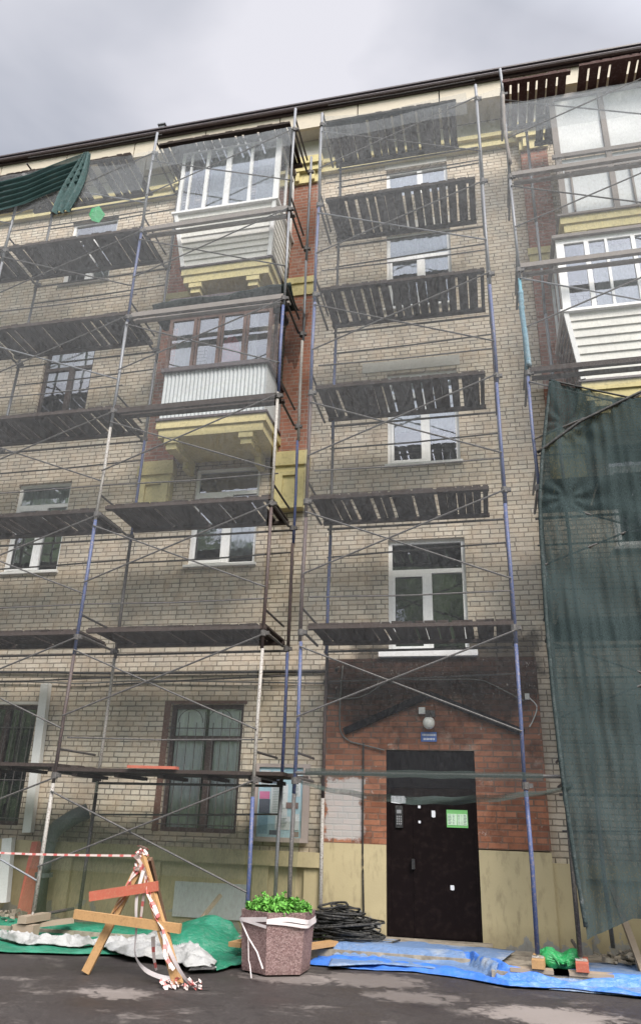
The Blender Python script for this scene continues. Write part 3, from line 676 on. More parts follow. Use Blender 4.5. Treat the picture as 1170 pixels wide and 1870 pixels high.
kp = MB().box(-1.355, -1.255, PY - .0, PY + .029, 1.52, 1.80).build('intercom', 'keypad', dr)
kk = MB().box(-1.335, -1.275, PY - .006, PY - .001, 1.70, 1.745)
for i in range(4):
    for j in range(3): kk.box(-1.338 + j * .026, -1.322 + j * .026, PY - .005, PY - .001, 1.56 + i * .03, 1.58 + i * .03)
kk.build('keys', 'key', kp) if False else None
kk.build('keypad_buttons', 'key', dr)
def bits(lst, name, mat, label, cat, group=None):
    for l_, pr_ in zip(label, lst):
        b = MB().prism([(pr_[0] + dx * pr_[2], pr_[1] + dz * pr_[3]) for dx, dz in ((-.5, -.4), (0, -.5), (.5, -.42), (.52, .2), (.38, .5), (-.1, .47), (-.5, .5))], PY + .018, PY + .0285)
        tag(b.build(name, mat), l_, cat, group)
bits([(-1.315, 1.875, .20, .10), (-1.03, 1.79, .035, .035), (-.84, 1.705, .05, .09), (-1.03, 1.60, .03, .035), (-.62, .82, .05, .06)], 'paper_scrap', 'paper',
     ['white paper slip stuck above the intercom at the top left of the door', 'small torn white paper bit, upper one of two right of the intercom',
      'torn white paper scrap on the door just left of the green notice', 'small torn white paper bit, lower one of two right of the intercom', 'faint pale scrap on the lower right part of the dark door'], 'paper', 'paper remains on the door')
nt_ = empty('door_notice', (-.52, PY + .02, 1.54), 'green bordered notice with pale columns of print at upper right of the door', 'notice')
MB().box(-.665, -.385, PY + .016, PY + .029, 1.545, 1.765).build('sheet', 'greenpaper', nt_)
MB().box(-.655, -.53, PY + .012, PY + .0155, 1.575, 1.715).box(-.522, -.392, PY + .012, PY + .0155, 1.575, 1.715).build('text_panel', 'palegreen', nt_)
lb = MB()
for i in range(7):
    zz = 1.70 - i * .018
    for (a, b_) in ((-.648, -.60), (-.585, -.56), (-.512, -.485), (-.47, -.46), (-.44, -.40)):
        lb.box(a, b_ - rnd.random() * .015, PY + .010, PY + .0118, zz - .003, zz + .003)
lb.build('print', 'ink', nt_)
# lamp, box, plaque
lp = empty('wall_lamp', (-.86, PY, 2.83), 'milky globe lamp on a bracket above the entrance door under the gable', 'lamp')
bm_pts = []
gl = MB(); rings = 10
for i in range(rings + 1):
    a = -math.pi / 2 + math.pi * .82 * i / rings; bm_pts.append((.085 * math.cos(a), .085 * math.sin(a)))
def lathe(b, c, prof, n=20):
    k = len(prof); s0 = len(b.v)
    for (r, z) in prof:
        for j in range(n):
            a = 2 * math.pi * j / n; b.v.append((c[0] + r * math.cos(a), c[1] + r * math.sin(a), c[2] + z))
    for i in range(k - 1):
        for j in range(n): b.f.append((s0 + i * n + j, s0 + i * n + (j + 1) % n, s0 + (i + 1) * n + (j + 1) % n, s0 + (i + 1) * n + j))
    b.f.append(tuple(s0 + (k - 1) * n + j for j in range(n)))
    return b
lathe(gl, (-.86, PY - .14, 2.885), bm_pts).build('shade', 'lamp', lp, True)
MB().tube([(-.86, PY, 3.02), (-.86, PY - .1, 3.04), (-.86, PY - .14, 3.0), (-.86, PY - .14, 2.96)], .018, 8).box(-.92, -.78, PY - .03, PY - .001, 2.98, 3.07).build('bracket', 'steel_dark', lp)
tag(MB().box(-1.005, -.915, PY - .06, PY - .002, 3.02, 3.11).build('junction_box', 'duct'), 'small white junction box on the brick just left above the globe lamp', 'junction box', None)
tag(MB().box(.47, .53, PY - .05, PY - .002, 3.22, 3.30).build('junction_box', 'duct'), 'small white junction box on sooty brick right of the gable beside the blue pole', 'junction box', None)
pq = empty('entrance_plaque', (-.87, PY, 2.64), 'small blue enamel plaque with two white lines beneath the globe lamp', 'sign')
MB().box(-.985, -.765, PY - .012, PY - .002, 2.645, 2.775).build('plate', 'blueplaque', pq)
tx = MB()
for zz, a, b_ in ((2.735, -.965, -.785), (2.68, -.95, -.80)):
    xx = a
    while xx < b_:
        ww = rnd.uniform(.010, .016); tx.box(xx, xx + ww, PY - .0145, PY - .0122, zz - .014, zz + .014); xx += ww + .007
tx.build('lettering', 'paper', pq)

# notice board
nb = empty('notice_board', (-2.99, -.05, 1.32), 'glazed notice board with overlapping posters hung on the brick behind the scaffold poles', 'notice board')
MB().box(-3.38, -2.60, -.07, -.003, 1.30, 2.30).build('backing', 'board_back', nb)
MB().box(-3.42, -3.34, -.10, -.071, 1.28, 2.32).box(-2.68, -2.58, -.10, -.071, 1.28, 2.32).box(-3.34, -2.68, -.10, -.071, 1.28, 1.34).box(-3.34, -2.68, -.10, -.071, 2.27, 2.32).build('frame', 'board_frame', nb)
for (a, b_, c, d, mm, k) in ((-3.32, -3.17, 2.0, 2.23, 'p_white', 0), (-3.32, -3.17, 1.84, 1.94, 'p_pink', 0), (-3.32, -3.16, 1.65, 1.835, 'p_dark', 0), (-3.32, -3.18, 1.38, 1.635, 'p_blue', 0),
                        (-3.14, -2.98, 2.12, 2.22, 'p_white', 1), (-3.15, -2.98, 2.05, 2.115, 'p_dark', 0), (-3.15, -2.9, 1.62, 2.04, 'p_white', 0), (-3.07, -2.85, 1.44, 1.615, 'p_white', 1), (-3.15, -3.0, 1.37, 1.43, 'p_dark', 0),
                        (-2.84, -2.72, 1.88, 2.2, 'p_white', 0), (-2.92, -2.74, 1.72, 1.80, 'p_brown', 2), (-2.83, -2.72, 1.44, 1.65, 'p_white', 2), (-2.95, -2.72, 2.22, 2.262, 'p_blue', 0), (-2.84, -2.72, 1.35, 1.42, 'p_brown', 0)):
    MB().box(a, b_, -.074 - .003 * k, -.071 - .003 * k, c, d).build('poster', mm, nb)
for (a, b_, c, d) in ((-3.13, -2.99, 2.13, 2.21), (-3.13, -2.92, 1.66, 2.02), (-2.83, -2.73, 1.9, 2.18), (-3.05, -2.87, 1.46, 1.6), (-3.31, -3.18, 2.02, 2.2)):
    zz = d - .01; lx = MB()
    while zz > c: lx.box(a + .01, b_ - .01 - rnd.random() * .05, -.084, -.0815, zz - .004, zz); zz -= .022
    lx.build('print', 'ink', nb)

# ducts, pipe, cables on the wall
tag(MB().beam((-7.04, -.09, 3.49), (-6.92, -.09, 1.27), .14, .10, (0, 1, 0)).build('wall_duct', 'duct'), 'long white plastic duct leaning down the brick beside the dark barred window', 'duct', 'white ducts on the wall')
tag(MB().beam((-7.12, -.25, 1.19), (-7.03, -.25, .34), .16, .10, (0, 1, 0)).build('wall_duct', 'duct'), 'short white duct piece standing against the plinth left of the red plank', 'duct', 'white ducts on the wall')
vp = empty('drain_pipe', (-6.4, -.3, PAV), 'fat grey green pipe with an elbow standing at the wall behind the scaffold', 'pipe')
MB().tube([(-6.42, -.3, PAV), (-6.42, -.3, 1.22), (-6.34, -.26, 1.36), (-6.12, -.2, 1.52), (-5.98, -.1, 1.60)], .115, 14).build('shaft', 'pipe', vp, True)
MB().tube([(-6.42, -.3, .7), (-6.42, -.3, .76)], .125, 14).tube([(-6.42, -.3, 1.16), (-6.42, -.3, 1.2)], .125, 14).build('collar', 'pipe', vp)
def cable(name, pts, r, mat, label, cat='cable', group=None, sub=6):
    P_ = [Vector(p) for p in pts]; o_ = []
    for i in range(len(P_) - 1):
        a, b_, c, d = P_[max(i - 1, 0)], P_[i], P_[i + 1], P_[min(i + 2, len(P_) - 1)]
        for k in range(sub):
            u = k / sub; o_.append(.5 * ((2 * b_) + (c - a) * u + (2 * a - 5 * b_ + 4 * c - d) * u * u + (3 * b_ - a - 3 * c + d) * u ** 3))
    o_.append(P_[-1])
    o = MB().tube(o_, r, 6).build(name, mat, None, True)
    return tag(o, label, cat, group)
cable('wall_cable', [(X0, -.04, 3.74), (-8, -.04, 3.70), (-6, -.05, 3.66), (-3.2, -.04, 3.66), (-2.4, -.04, 3.66), (-2.2, -.16, 3.68)], .022, 'cable', 'thick black cable running level along the brick under the second scaffold deck, upper one')
cable('wall_cable', [(X0, -.04, 3.56), (-8, -.04, 3.54), (-6.5, -.05, 3.50), (-5.4, -.04, 3.54), (-3.4, -.05, 3.50), (-2.42, -.04, 3.48)], .013, 'cablegrey', 'thin grey cable sagging along the brick below the thick black one')
cable('wall_cable', [(-2.40, -.16, 3.25), (-2.0, -.16, 3.24), (-1.75, -.16, 3.3), (-1.4, -.16, 3.5), (-.9, -.16, 3.5), (-.2, -.16, 3.5), (.05, -.16, 3.42), (.45, -.16, 3.2)], .010, 'cablegrey', 'thin pale cable looping over the sooty brick above the gable')
cable('wall_cable', [(-2.12, -.16, 3.72), (-2.15, -.16, 3.2), (-2.14, -.16, 2.8), (-2.02, -.16, 2.65), (-1.85, -.16, 2.6), (-1.5, -.17, 2.52)], .011, 'cablegrey', 'thin pale cable dropping down the left side of the portal to the door top')
cable('wall_cable', [(-1.80, -.16, 2.62), (-1.80, -.155, 1.4), (-1.79, -.17, .9), (-1.77, -.17, .3)], .012, 'cable', 'thin dark cable dropping straight down the portal left of the door to the coil')
cable('wall_cable', [(.53, -.17, 3.24), (.62, -.17, 3.12), (.56, -.17, 2.95), (.5, -.17, 2.85)], .009, 'duct', 'short white wire hanging from the junction box right of the gable')

# ------------------------------------------------------------------ scaffolds
YO, YI = -1.5, -.5
DECKS = [2.12, 4.0, 5.92, 7.75, 9.62, 11.55, 13.48]
def pole(par, x, y, z0, z1, mats, wob=0):
    zs = [z0] + [d - .1 + rnd.uniform(-.3, .1) for d in DECKS if z0 + .8 < d < z1 - .5] + [z1]
    for i in range(len(zs) - 1):
        dx = rnd.uniform(-.012, .012)
        zm = (zs[i] + zs[i + 1]) / 2
        MB().tube([(x + dx, y, zs[i]), (x + rnd.uniform(-.012, .012), y + rnd.uniform(-.01, .01), zm), (x - dx * .5, y, zs[i + 1] - .004)], .026 if i % 2 == 0 else .024, 9).build('pole', mats[min(i, len(mats) - 1)], par, True)
def collars(par, x, y):
    for d in DECKS:
        MB().tube([(x, y, d - .13), (x, y, d - .05)], .045, 9).box(x + .02, x + .085, y - .025, y + .025, d - .115, d - .065).build('coupler', 'steel_dark', par)
def frame_rungs(par, x):
    for d in DECKS:
        MB().tube([(x, YO, d - .05), (x, YI, d - .05)], .020, 7).build('frame_rung', 'steel_dark', par)
        MB().tube([(x, YO, d + .25), (x, YI, d + .25)], .017, 7).build('frame_rung', 'steel_dark', par)
    MB().tube([(x, YO, .35), (x, YI, .35)], .02, 7).build('frame_rung', 'steel_dark', par)
def braces(par, xa, xb, lv, mat='steel_dark', y=YO - .03):
    for d in lv:
        m_ = mat if rnd.random() < .85 else 'steel_grey'
        MB().tube([(xa, y, d - .28 + rnd.uniform(-.03, .03)), (xb, y, d - 1.36)], .0125, 6).build('brace', m_, par)
        MB().tube([(xa, y - .026, d - 1.2), (xb, y - .026, d - .12 + rnd.uniform(-.03, .03))], .0125, 6).build('brace', mat, par)
def ledgers(par, xa, xb, lv):
    for d in lv:
        MB().tube([(xa, YI, d - .14), (xb, YI, d - .12)], .018, 7).build('ledger', 'steel_dark', par)
        MB().tube([(xa, YI + .03, d - .52 - rnd.uniform(0, .08)), ((xa + xb) / 2, YI + .03, d - .53), (xb, YI + .03, d - .48)], .014, 6).build('ledger', 'steel_dark', par)
        MB().tube([(xa, YO, d + .40), ((xa + xb) / 2, YO, d + .38), (xb, YO, d + .40)], .011, 6).build('guard_rail', 'steel_dark', par)
def deck(par, xa, xb, z, ya=YO, yb=YI, mat='deck', gap=.10, short=True, skip=0):
    b = MB(); x = xa
    if short:        # short boards side by side across the scaffold, on long bearers
        while x < xb - .05:
            wd = rnd.uniform(.10, .15)
            wd = min(wd, xb - x)
            dz = rnd.uniform(-.004, .005); e0 = rnd.uniform(-.015, .012); e1 = rnd.uniform(-.015, .02)
            sk = rnd.uniform(-.012, .012)
            if rnd.random() > skip:
                p = (x + wd / 2, ya + e0, z + dz + .018); q = (x + wd / 2 + sk, yb + e1, z + dz + .018)
                b.beam(p, q, wd, .026)
            g_ = rnd.uniform(.0, .010) if rnd.random() > gap * 3.0 else rnd.uniform(.018, .05)
            x += wd + g_ + .001
        for yy in (ya + .02, yb - .02): b.box(xa - .01, min(x, xb) + .01, yy - .04, yy + .04, z - .05, z - .001)
    else:
        y = ya
        while y < yb - .04:
            wd = rnd.uniform(.14, .2); wd = min(wd, yb - y)
            b.beam((xa + rnd.uniform(-.1, .05), y + wd / 2, z + rnd.uniform(0, .012)), (xb + rnd.uniform(-.05, .12), y + wd / 2, z + rnd.uniform(0, .012)), wd, .045)
            y += wd + rnd.uniform(.004, .02)
        x = xa + .2
        while x < xb: b.box(x, x + .07, ya + .05, yb - .05, z - .075, z - .03); x += .62
    return b.build('deck', mat, par)
BL, WH, BR, GR, DK, TE = 'steel_blue', 'steel_white', 'steel_brown', 'steel_grey', 'steel_dark', 'steel_teal'
# left scaffold
sL = empty('scaffold', (-5.8, -1.0, PAV), 'long tube scaffold with dark plank decks covering the left bays and both left balconies', 'scaffold', 'scaffolds on the facade')
P0, P1, P2 = -8.6, -5.77, -2.97
pole(sL, P0 - 2.8, YO, .4, 13.9, [GR, WH, BL]); pole(sL, P0, YO, .4, 13.0, [BR, WH, BR, GR, GR, GR])
pole(sL, P1, YO, .42, 13.95, [WH, BR, BL, WH, GR, BL, GR]); pole(sL, P2, YO, .22, 13.95, [BL, WH, BR, WH, BL, GR, GR])
for px, ms, zt_ in ((P0 - 2.8, [DK], 13.6), (P0 + .05, [BR, GR, BR, GR], 13.4), (P1 + .1, [DK, WH, DK, BL, GR, GR], 13.6), (P2 + .08, [GR, BL, BR, BL, WH, GR, GR], 13.8)): pole(sL, px, YI, .3, zt_, ms)
for px in (P0, P1, P2): frame_rungs(sL, px); collars(sL, px, YO); collars(sL, px + .06, YI)
braces(sL, P1, P2, DECKS[:]); braces(sL, P0, P1, DECKS[:]); ledgers(sL, P1 + .1, P2 + .08, [2.12, 4.0, 5.92]); ledgers(sL, P0, P1 + .1, DECKS[1:]); braces(sL, P0 - 2.8, P0, DECKS[2:])
deck(sL, P1 + .02, P2 + .35, 2.10, short=False); deck(sL, P0, P1 - .02, 2.16, short=False)
for z in DECKS[1:6]:
    deck(sL, P0 + .05, P1 + rnd.uniform(-.05, .12), z + rnd.uniform(-.02, .02), gap=.14, yb=YI - .12)
for z in DECKS[2:]: deck(sL, P0 - 2.8, P0 - .02, z + rnd.uniform(-.02, .02), gap=.14, yb=YI - .15)
deck(sL, P0 - .4, P1 - .5, 13.5, gap=.3, skip=.22)
deck(sL, P1 + .15, P2 + .02, 4.02, gap=.04); deck(sL, P1 + .15, P2 + .02, 5.95, gap=.10)
deck(sL, P1 + .1, P2 - .1, 13.62, gap=.2, yb=YI)
for z in (7.66, 9.57, 11.50):      # bundles of long boards laid on the outer edge past the balconies
    MB().beam((P1 - .05, YO + .02, z), (P2 + .0, YO + .02, z + .02), .06, .09).beam((P1 + .1, YO + .12, z - .06), (P2 - .05, YO + .12, z - .05), .05, .05).beam((P1, YO + .21, z + .03), (P2 + .05, YO + .21, z + .03), .08, .04).build('edge_board', 'greywood' if z > 8 else 'deck', sL)
tag(MB().beam((-4.70, YO - .01, 2.155), (-4.02, YO - .01, 2.15), .12, .035).build('board_offcut', 'redpaint'), 'short reddish board offcut lying on the lowest scaffold deck in front of the barred window', 'board', None)
# centre scaffold
sC = empty('scaffold', (-1.05, -1.0, PAV), 'narrow tube scaffold with six slatted plank decks over the stair windows and entrance', 'scaffold', 'scaffolds on the facade')
P3, P4, P5 = -2.44, .345, .79
pole(sC, P3, YO, .2, 13.7, [DK, BL, BR, BR, BL, BL, GR]); pole(sC, P4, YO, .32, 13.75, [BL, BL, BL, BL, BL, 'steel_grey', GR])
pole(sC, P3 + .15, YI, .2, 13.5, [WH, BR, BL, DK, BL, DK, GR]); pole(sC, P4 + .02, YI, 3.9, 13.3, [BR, GR, BR, GR])
for px in (P3, P4): frame_rungs(sC, px) if px == P3 else None; collars(sC, px, YO)
braces(sC, P3, P4, DECKS[1:] + [15.3][:0]); ledgers(sC, P3 + .1, P4, DECKS[1:])
for z, xr, gp in ((4.0, .36, .09), (5.9, .13, .14), (7.76, .18, .16), (9.64, .27, .3), (11.58, .22, .26), (13.46, -.02, .14)):
    deck(sC, P3 + .08 + rnd.uniform(-.03, .1), xr, z, gap=gp)
MB().tube([(P3, YO, 2.12), (P4 + .44, YO, 2.14)], .022, 7).build('ledger', 'steel_dark', sC)
# right scaffold
sR = empty('scaffold', (2.2, -1.0, PAV), 'tube scaffold of the right bay partly hidden behind dark green netting', 'scaffold', 'scaffolds on the facade')
pole(sR, P5, YO, .32, 14.05, [DK, 'steel_dark', BR, BL, TE, GR, GR]); pole(sR, P5 + 2.8, YO, .3, 14.05, [BL, GR])
pole(sR, P5 + .45, YI, .3, 13.6, [GR, WH, GR, BR, GR]); pole(sR, P5 + 2.8, YI, .3, 13.6, [GR])
frame_rungs(sR, P5); collars(sR, P5, YO); frame_rungs(sR, P5 + 2.8)
braces(sR, P5, P5 + 2.8, DECKS[1:]); ledgers(sR, P5, P5 + 2.8, [2.12, 4.0, 5.92])
for z in (4.0, 5.92): deck(sR, P5 + .1, P5 + 2.8, z, gap=.05)
deck(sR, P5 + .02, P5 + 1.2, 13.72, mat='deckred', gap=.36); deck(sR, P5 + 1.32, P5 + 2.9, 13.80, mat='deckred', gap=.15)
deck(sR, P5 + .6, P5 + 2.9, 13.45, ya=-.9, yb=-.3, gap=.15)
for z in (7.70, 9.60, 11.50):
    MB().beam((P5 + .03, YO, z), (P5 + 2.8, YO, z + .02), .07, .08).beam((P5 + .06, YO + .12, z - .06), (P5 + 2.8, YO + .12, z - .05), .06, .05).build('edge_board', 'deck' if z < 8 else 'greywood', sR)
for par, x, zz in ((sL, P1, .42), (sL, P2, .22), (sC, P4, .32), (sR, P5, .32)):
    MB().tube([(x, YO, PAV + .1), (x, YO, zz + .02)], .016, 8).box(x - .06, x + .06, YO - .06, YO + .06, PAV + .13, PAV + .14).build('base_jack', 'steel_white', par)
# timber pads under the poles
for k, (x, l_) in enumerate(((P4, 'pale timber pad and board under the blue scaffold pole right of the door'), (P5, 'reddish timber pad and board under the net wrapped pole beside the green bag'), (P1, 'grey timber pad under the white peeling scaffold pole behind the barricade'))):
    e = empty('timber_pad', (x, YO, PAV), l_, 'timber pad', 'timber pads under scaffold poles')
    dz = .19 if k == 2 else 0
    hw = .30 if k < 2 else .14
    MB().box(x - hw, x + hw, YO - .17, YO - .02, PAV + .002, PAV + .04 + dz * .4).build('base_board', 'woodgrey', e)
    MB().beam((x - .01, YO - .20, PAV + .088 + dz * .45), (x + .03, YO + .28, PAV + .088 + dz * .45), .13, .08).build('block', 'redpaint' if k == 1 else 'wood' if k == 0 else 'woodgrey', e)

# ------------------------------------------------------------------ netting
NY = -1.60
def sag(x, z, s=1.0): return .035 * s * fn(x * .9, z * .45, 3) + .018 * s * fn(x * 3.1, z * .6, 9)
def netsheet(name, mat, xa, xb, ztop, zbot, label, nu=60, nv=70, y=NY, s=1.0, group='debris nets'):
    zt = ztop if callable(ztop) else (lambda u: ztop); zb = zbot if callable(zbot) else (lambda u: zbot)
    o = MB().grid(lambda u, v: (xa + (xb - xa) * u, y + sag(xa + (xb - xa) * u, zb(u) + (zt(u) - zb(u)) * v, s), zb(u) + (zt(u) - zb(u)) * v), nu, nv).build(name, mat, None, True)
    return tag(o, label, 'netting', group)
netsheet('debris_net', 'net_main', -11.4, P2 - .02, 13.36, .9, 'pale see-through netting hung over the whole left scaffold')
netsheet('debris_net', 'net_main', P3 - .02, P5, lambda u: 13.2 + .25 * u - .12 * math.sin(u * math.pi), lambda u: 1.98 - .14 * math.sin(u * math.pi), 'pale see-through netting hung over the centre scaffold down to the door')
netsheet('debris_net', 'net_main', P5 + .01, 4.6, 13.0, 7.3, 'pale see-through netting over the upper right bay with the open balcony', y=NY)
netsheet('debris_net', 'net_top', P3 + .02, .17, lambda u: 13.55 - .10 * math.sin(u * math.pi) , lambda u: 12.95 + .06 * u, 'dark grey net strip hung below the top deck of the centre scaffold', nv=12, y=NY + .05)
netsheet('debris_net', 'net_top', P5 + .02, 4.6, 13.10, 12.35, 'dark grey net strip hung below the red brown top deck at right', nv=12, y=NY + .05)
netsheet('debris_net', 'net_top', P1 - .1, P2 + .0, 13.42, 12.95, 'grey net strip hung below the top deck above the white balcony', nv=12, y=NY + .05)
netsheet('debris_net', 'net_top', -7.15, P1 - .12, lambda u: 13.30 - .10 * math.sin(u * math.pi), 12.45, 'grey net strip between the bunched green net and the second pole', nv=12, y=NY + .05)
# sagging hem by the door
hm_ = MB().grid(lambda u, v: (P3 + .1 + (P5 + .05 - P3 - .1) * u, NY - .01 + .03 * math.sin(u * 17 + v * 3), 2.02 - .14 * math.sin(u ** .9 * math.pi) - .09 * v * (.4 + .6 * math.sin(u * math.pi)) + .008 * math.sin(u * 40)), 80, 4).build('net_hem', 'net_band', None, True)
tag(hm_, 'rolled dark green hem of the net sagging across the upper part of the door', 'netting')
hb = MB().grid(lambda u, v: (-2.3 + 2.85 * u, YO - .035, 2.09 + .085 * v + .006 * math.sin(u * 30)), 40, 2).build('net_hem', 'net_band', None, True)
tag(hb, 'straight folded dark net strip along the rail above the sagging hem', 'netting')
# dark net at right
LB = [(7.42, 1.08), (6.9, .98), (6.4, .90), (5.87, .80), (5.24, .76), (3.5, .72), (1.66, .77), (.63, .86)]
def lbx(z):
    for (za, xa), (zb, xb) in zip(LB, LB[1:]):
        if z <= za and z >= zb: return xa + (xb - xa) * (za - z) / (za - zb)
    return LB[0][1] if z > LB[0][0] else LB[-1][1]
def dnet(u, v):
    x1_ = 4.3
    zt = 7.42 - .42 * min(1, u * 3.0) + .12 * max(0, u * 3 - 1); zb = .50 + .22 * min(1, u * 7)
    z = zb + (zt - zb) * v; x = lbx(z) + (x1_ - lbx(z)) * u
    y = -1.62 + .09 * fn(x * 3.2, z * .35, 5) + .05 * abs(fn(x * 7, z * .5 + x, 2)) + .02 * fn(x * 15, z * 2.0) + .05 * fn(x * 1.5 + z * 1.3, z * 1.1, 8)
    for (px, pz) in ((1.20, 6.72), (1.13, 5.62)):     # gathered where it is tied
        d = math.hypot(x - px, (z - pz) * .8)
        if d < 1.1:
            a = math.atan2(z - pz, x - px); y += .022 * math.cos(a * 9) * math.exp(-d * 2.0) * min(1, d * 6); y += .07 * math.exp(-d * 6)
    return (x, y, z)
tag(MB().grid(dnet, 150, 220).build('dark_net', 'net_dark', None, True), 'dense dark green net sheet hanging over the right bay from balcony to ground', 'netting')
def roll(name, pts, r, mat, lab, cat='netting'):
    o = []
    for i, p in enumerate(pts): o.append(Vector(p))
    fine = []
    for i in range(len(o) - 1):
        for k in range(8):
            fine.append(o[i].lerp(o[i + 1], k / 8) + Vector((fn(i * 3 + k, 1) * .012, fn(i * 5 + k, 7) * .012, 0)))
    fine.append(o[-1])
    return tag(MB().tube(fine, [r * (1 + .4 * fn(i * .9, 4)) for i in range(len(fine))], 8).build(name, mat, None, True), lab, cat)
roll('net_edge', [(lbx(z) , -1.63, z) for z in (7.4, 6.8, 6.2, 5.6, 5.0, 4.0, 3.0, 2.0, 1.2, .62)], .024, 'darkcloth', 'twisted left edge of the dark green net wound along the scaffold pole')
roll('tension_rope', [(P5 + .02, YO - .13, 6.30), (1.4, YO - .15, 6.72), (2.0, YO - .15, 7.00), (3.2, YO - .13, 7.55)], .022, 'cable', 'thick black rope rising across the top of the dark green net', 'rope')
roll('tension_rope', [(1.06, YO - .12, 7.44), (1.6, YO - .13, 7.22), (2.2, YO - .13, 7.0), (3.2, YO - .12, 7.0)], .014, 'cable', 'thin dark rope along the top edge of the dark green net', 'rope')
# strip wrapped on the pole
roll('cloth_strip', [(P5 - .0, YO - .04, 9.1), (P5 - .01, YO - .05, 8.7), (P5 + .01, YO - .05, 8.2), (P5 + .02, YO - .04, 7.75)], .040, 'tealcloth', 'pale teal cloth strip wrapped round the scaffold pole beside the right balcony', 'cloth')
roll('net_bundle', [(P5 + .0, YO - .06, 13.3), (P5 - .03, YO - .07, 12.5), (P5 + .02, YO - .06, 11.7)], .030, 'greywood', 'grey green bundle of netting tied up the pole near the roof', 'netting')
# bunched net at upper left
def bunch(u, v):
    # u along from left (0) to peak (1), v from top edge down
    x = -11.4 + (4.25) * u
    zt_ = 13.28 - .12 * math.sin(u * math.pi * .9) + .32 * max(0, u - .72) / .28
    dep = .95 - .2 * u + (.35 if u > .93 else 0) * 0
    z = zt_ - dep * v
    # pleats converging at the peak
    pk = Vector((-7.15, 13.5)); f_ = u ** 3
    z = z * (1 - f_ * .55) + (pk.y - .75 * v) * (f_ * .55)
    y = -1.62 + .06 * math.sin(v * 34 + u * 4) * (.35 + .65 * u)
    return (x, y, z)
bn = empty('bunched_net', (-8.6, -1.62, 12.3), 'bunched dark green net gathered to a peak under the roof at the upper left', 'netting')
MB().grid(bunch, 80, 60).build('swag', net('dense_bunched_net', .90, .05, (.085, .15, .15)), bn, True)
def tail(u, v):
    z = 13.52 - 1.45 * v; wd = .07 + .21 * math.sin(min(1, v * 1.3) * math.pi * .55) - .07 * max(0, v - .75) * 3
    cx = -7.13 - .30 * v
    return (cx + (u - .5) * 2 * wd, -1.66 + .045 * math.sin(u * 22 + v * 2), z)
MB().grid(tail, 40, 24).build('tail', 'netcloth', bn, True)
cl = MB().prism([(-6.83, 12.10), (-6.68, 12.14), (-6.60, 12.02), (-6.52, 11.90), (-6.62, 11.72), (-6.78, 11.80), (-6.86, 11.96)], -1.60, -1.59).build('cloth_scrap', 'greenbag', None); tag(cl, 'bright green cloth scrap caught on the scaffold before the top left window', 'cloth')
# dark canopy net beneath fourth floor balcony
def can(u, v):
    x = -5.5 + 2.55 * u; return (x, -1.22 + .75 * v, 9.98 + .10 * u + .10 * math.sin(u * 9) * .3 + .03 * fn(x * 4, v * 3) - .18 * math.sin(v * math.pi))
tag(MB().grid(can, 40, 12).build('canopy_net', 'darkcloth', None, True, solid=.01), 'black sagging net canopy stretched beneath the white sided balcony', 'netting')
def shag(u, v):
    x = -3.16 + .35 * u * (1 - v * .5); return (x, -1.0 + .55 * u, 10.0 - 1.15 * v + .05 * math.sin(u * 20))
tag(MB().grid(shag, 20, 20).build('hanging_net', net('ragged_dark_net', .48, .16, (.03, .035, .04)), None, True), 'ragged dark net hanging down beside the brown framed balcony glazing', 'netting')
# low net at left near the ground
def low(u, v):
    x = -6.5 + 3.9 * u; zt_ = 1.55 - .55 * math.sin(u * math.pi) ** 2 * .6 + .1 * fn(x * 2, 0)
    z = .18 + (zt_ - .18) * v
    return (x, -.42 - .3 * (1 - v) + .04 * math.sin(x * 9 + z * 3) + .03 * fn(x * 4, z * 3), z)
tag(MB().grid(low, 90, 20).build('low_net', 'net_low', None, True), 'olive see-through net draped along the plinth below the barred window', 'netting')

# ------------------------------------------------------------------ tarps on the ground
def ground_h(x, y):        # paving edge as a soft step
    e_ = -1.72 + .66 * min(1, max(0, (-.1 - x) / .3)); k = min(1, max(0, (y - e_) / .10)); return ASP + (PAV - ASP) * k
def sheet(name, mat, front, back, nu, nv, amp, fr_, label, seed, lift=.02, cat='tarp', hump=None, solid=.008, ridge=False):
    def f(u, v):
        a = lerpl(front, u); b = lerpl(back, u); x = a[0] + (b[0] - a[0]) * v; y = a[1] + (b[1] - a[1]) * v
        n_ = abs(fn(x * fr_, y * fr_ * 1.8, seed)) * 1.6 + abs(fn(x * fr_ * 2.3 + 5, y * fr_ * 2.8, seed + 4)) * .7
        if ridge:
            q1 = 1 - min(1, abs(fn(x * 2.6 + .4 * y, y * 4.5, seed)) * 3.2); q2 = 1 - min(1, abs(fn(x * 6 + y * 3, y * 7 - x * 2, seed + 6)) * 3.0); q3 = 1 - min(1, abs(fn(x * 13, y * 12, seed + 3)) * 3)
            n_ = .85 * q1 ** 1.3 + .30 * q2 + .05 * q3 + .2
        e = min(1, min(v, 1 - v) * 6 + .25) * min(1, min(u, 1 - u) * 14 + .1)
        z = ground_h(x, y) + lift + amp * n_ * e
        if hump: z += hump(x, y, u, v) * e
        x += .5 * amp * fn(y * fr_ * 3, x * 3, seed + 2)
        return (x, y + .4 * amp * fn(x * fr_ * 2, 2, seed), z)
    return tag(MB().grid(f, nu, nv).build(name, mat, None, True, solid=solid), label, cat)
def lerpl(pts, u):
    k = u * (len(pts) - 1); i = min(int(k), len(pts) - 2); t_ = k - i
    return tuple(pts[i][j] * (1 - t_) + pts[i + 1][j] * t_ for j in (0, 1))
def gp(px, py, z=.08): p = at(px, py, z=z); return (p.x, p.y)
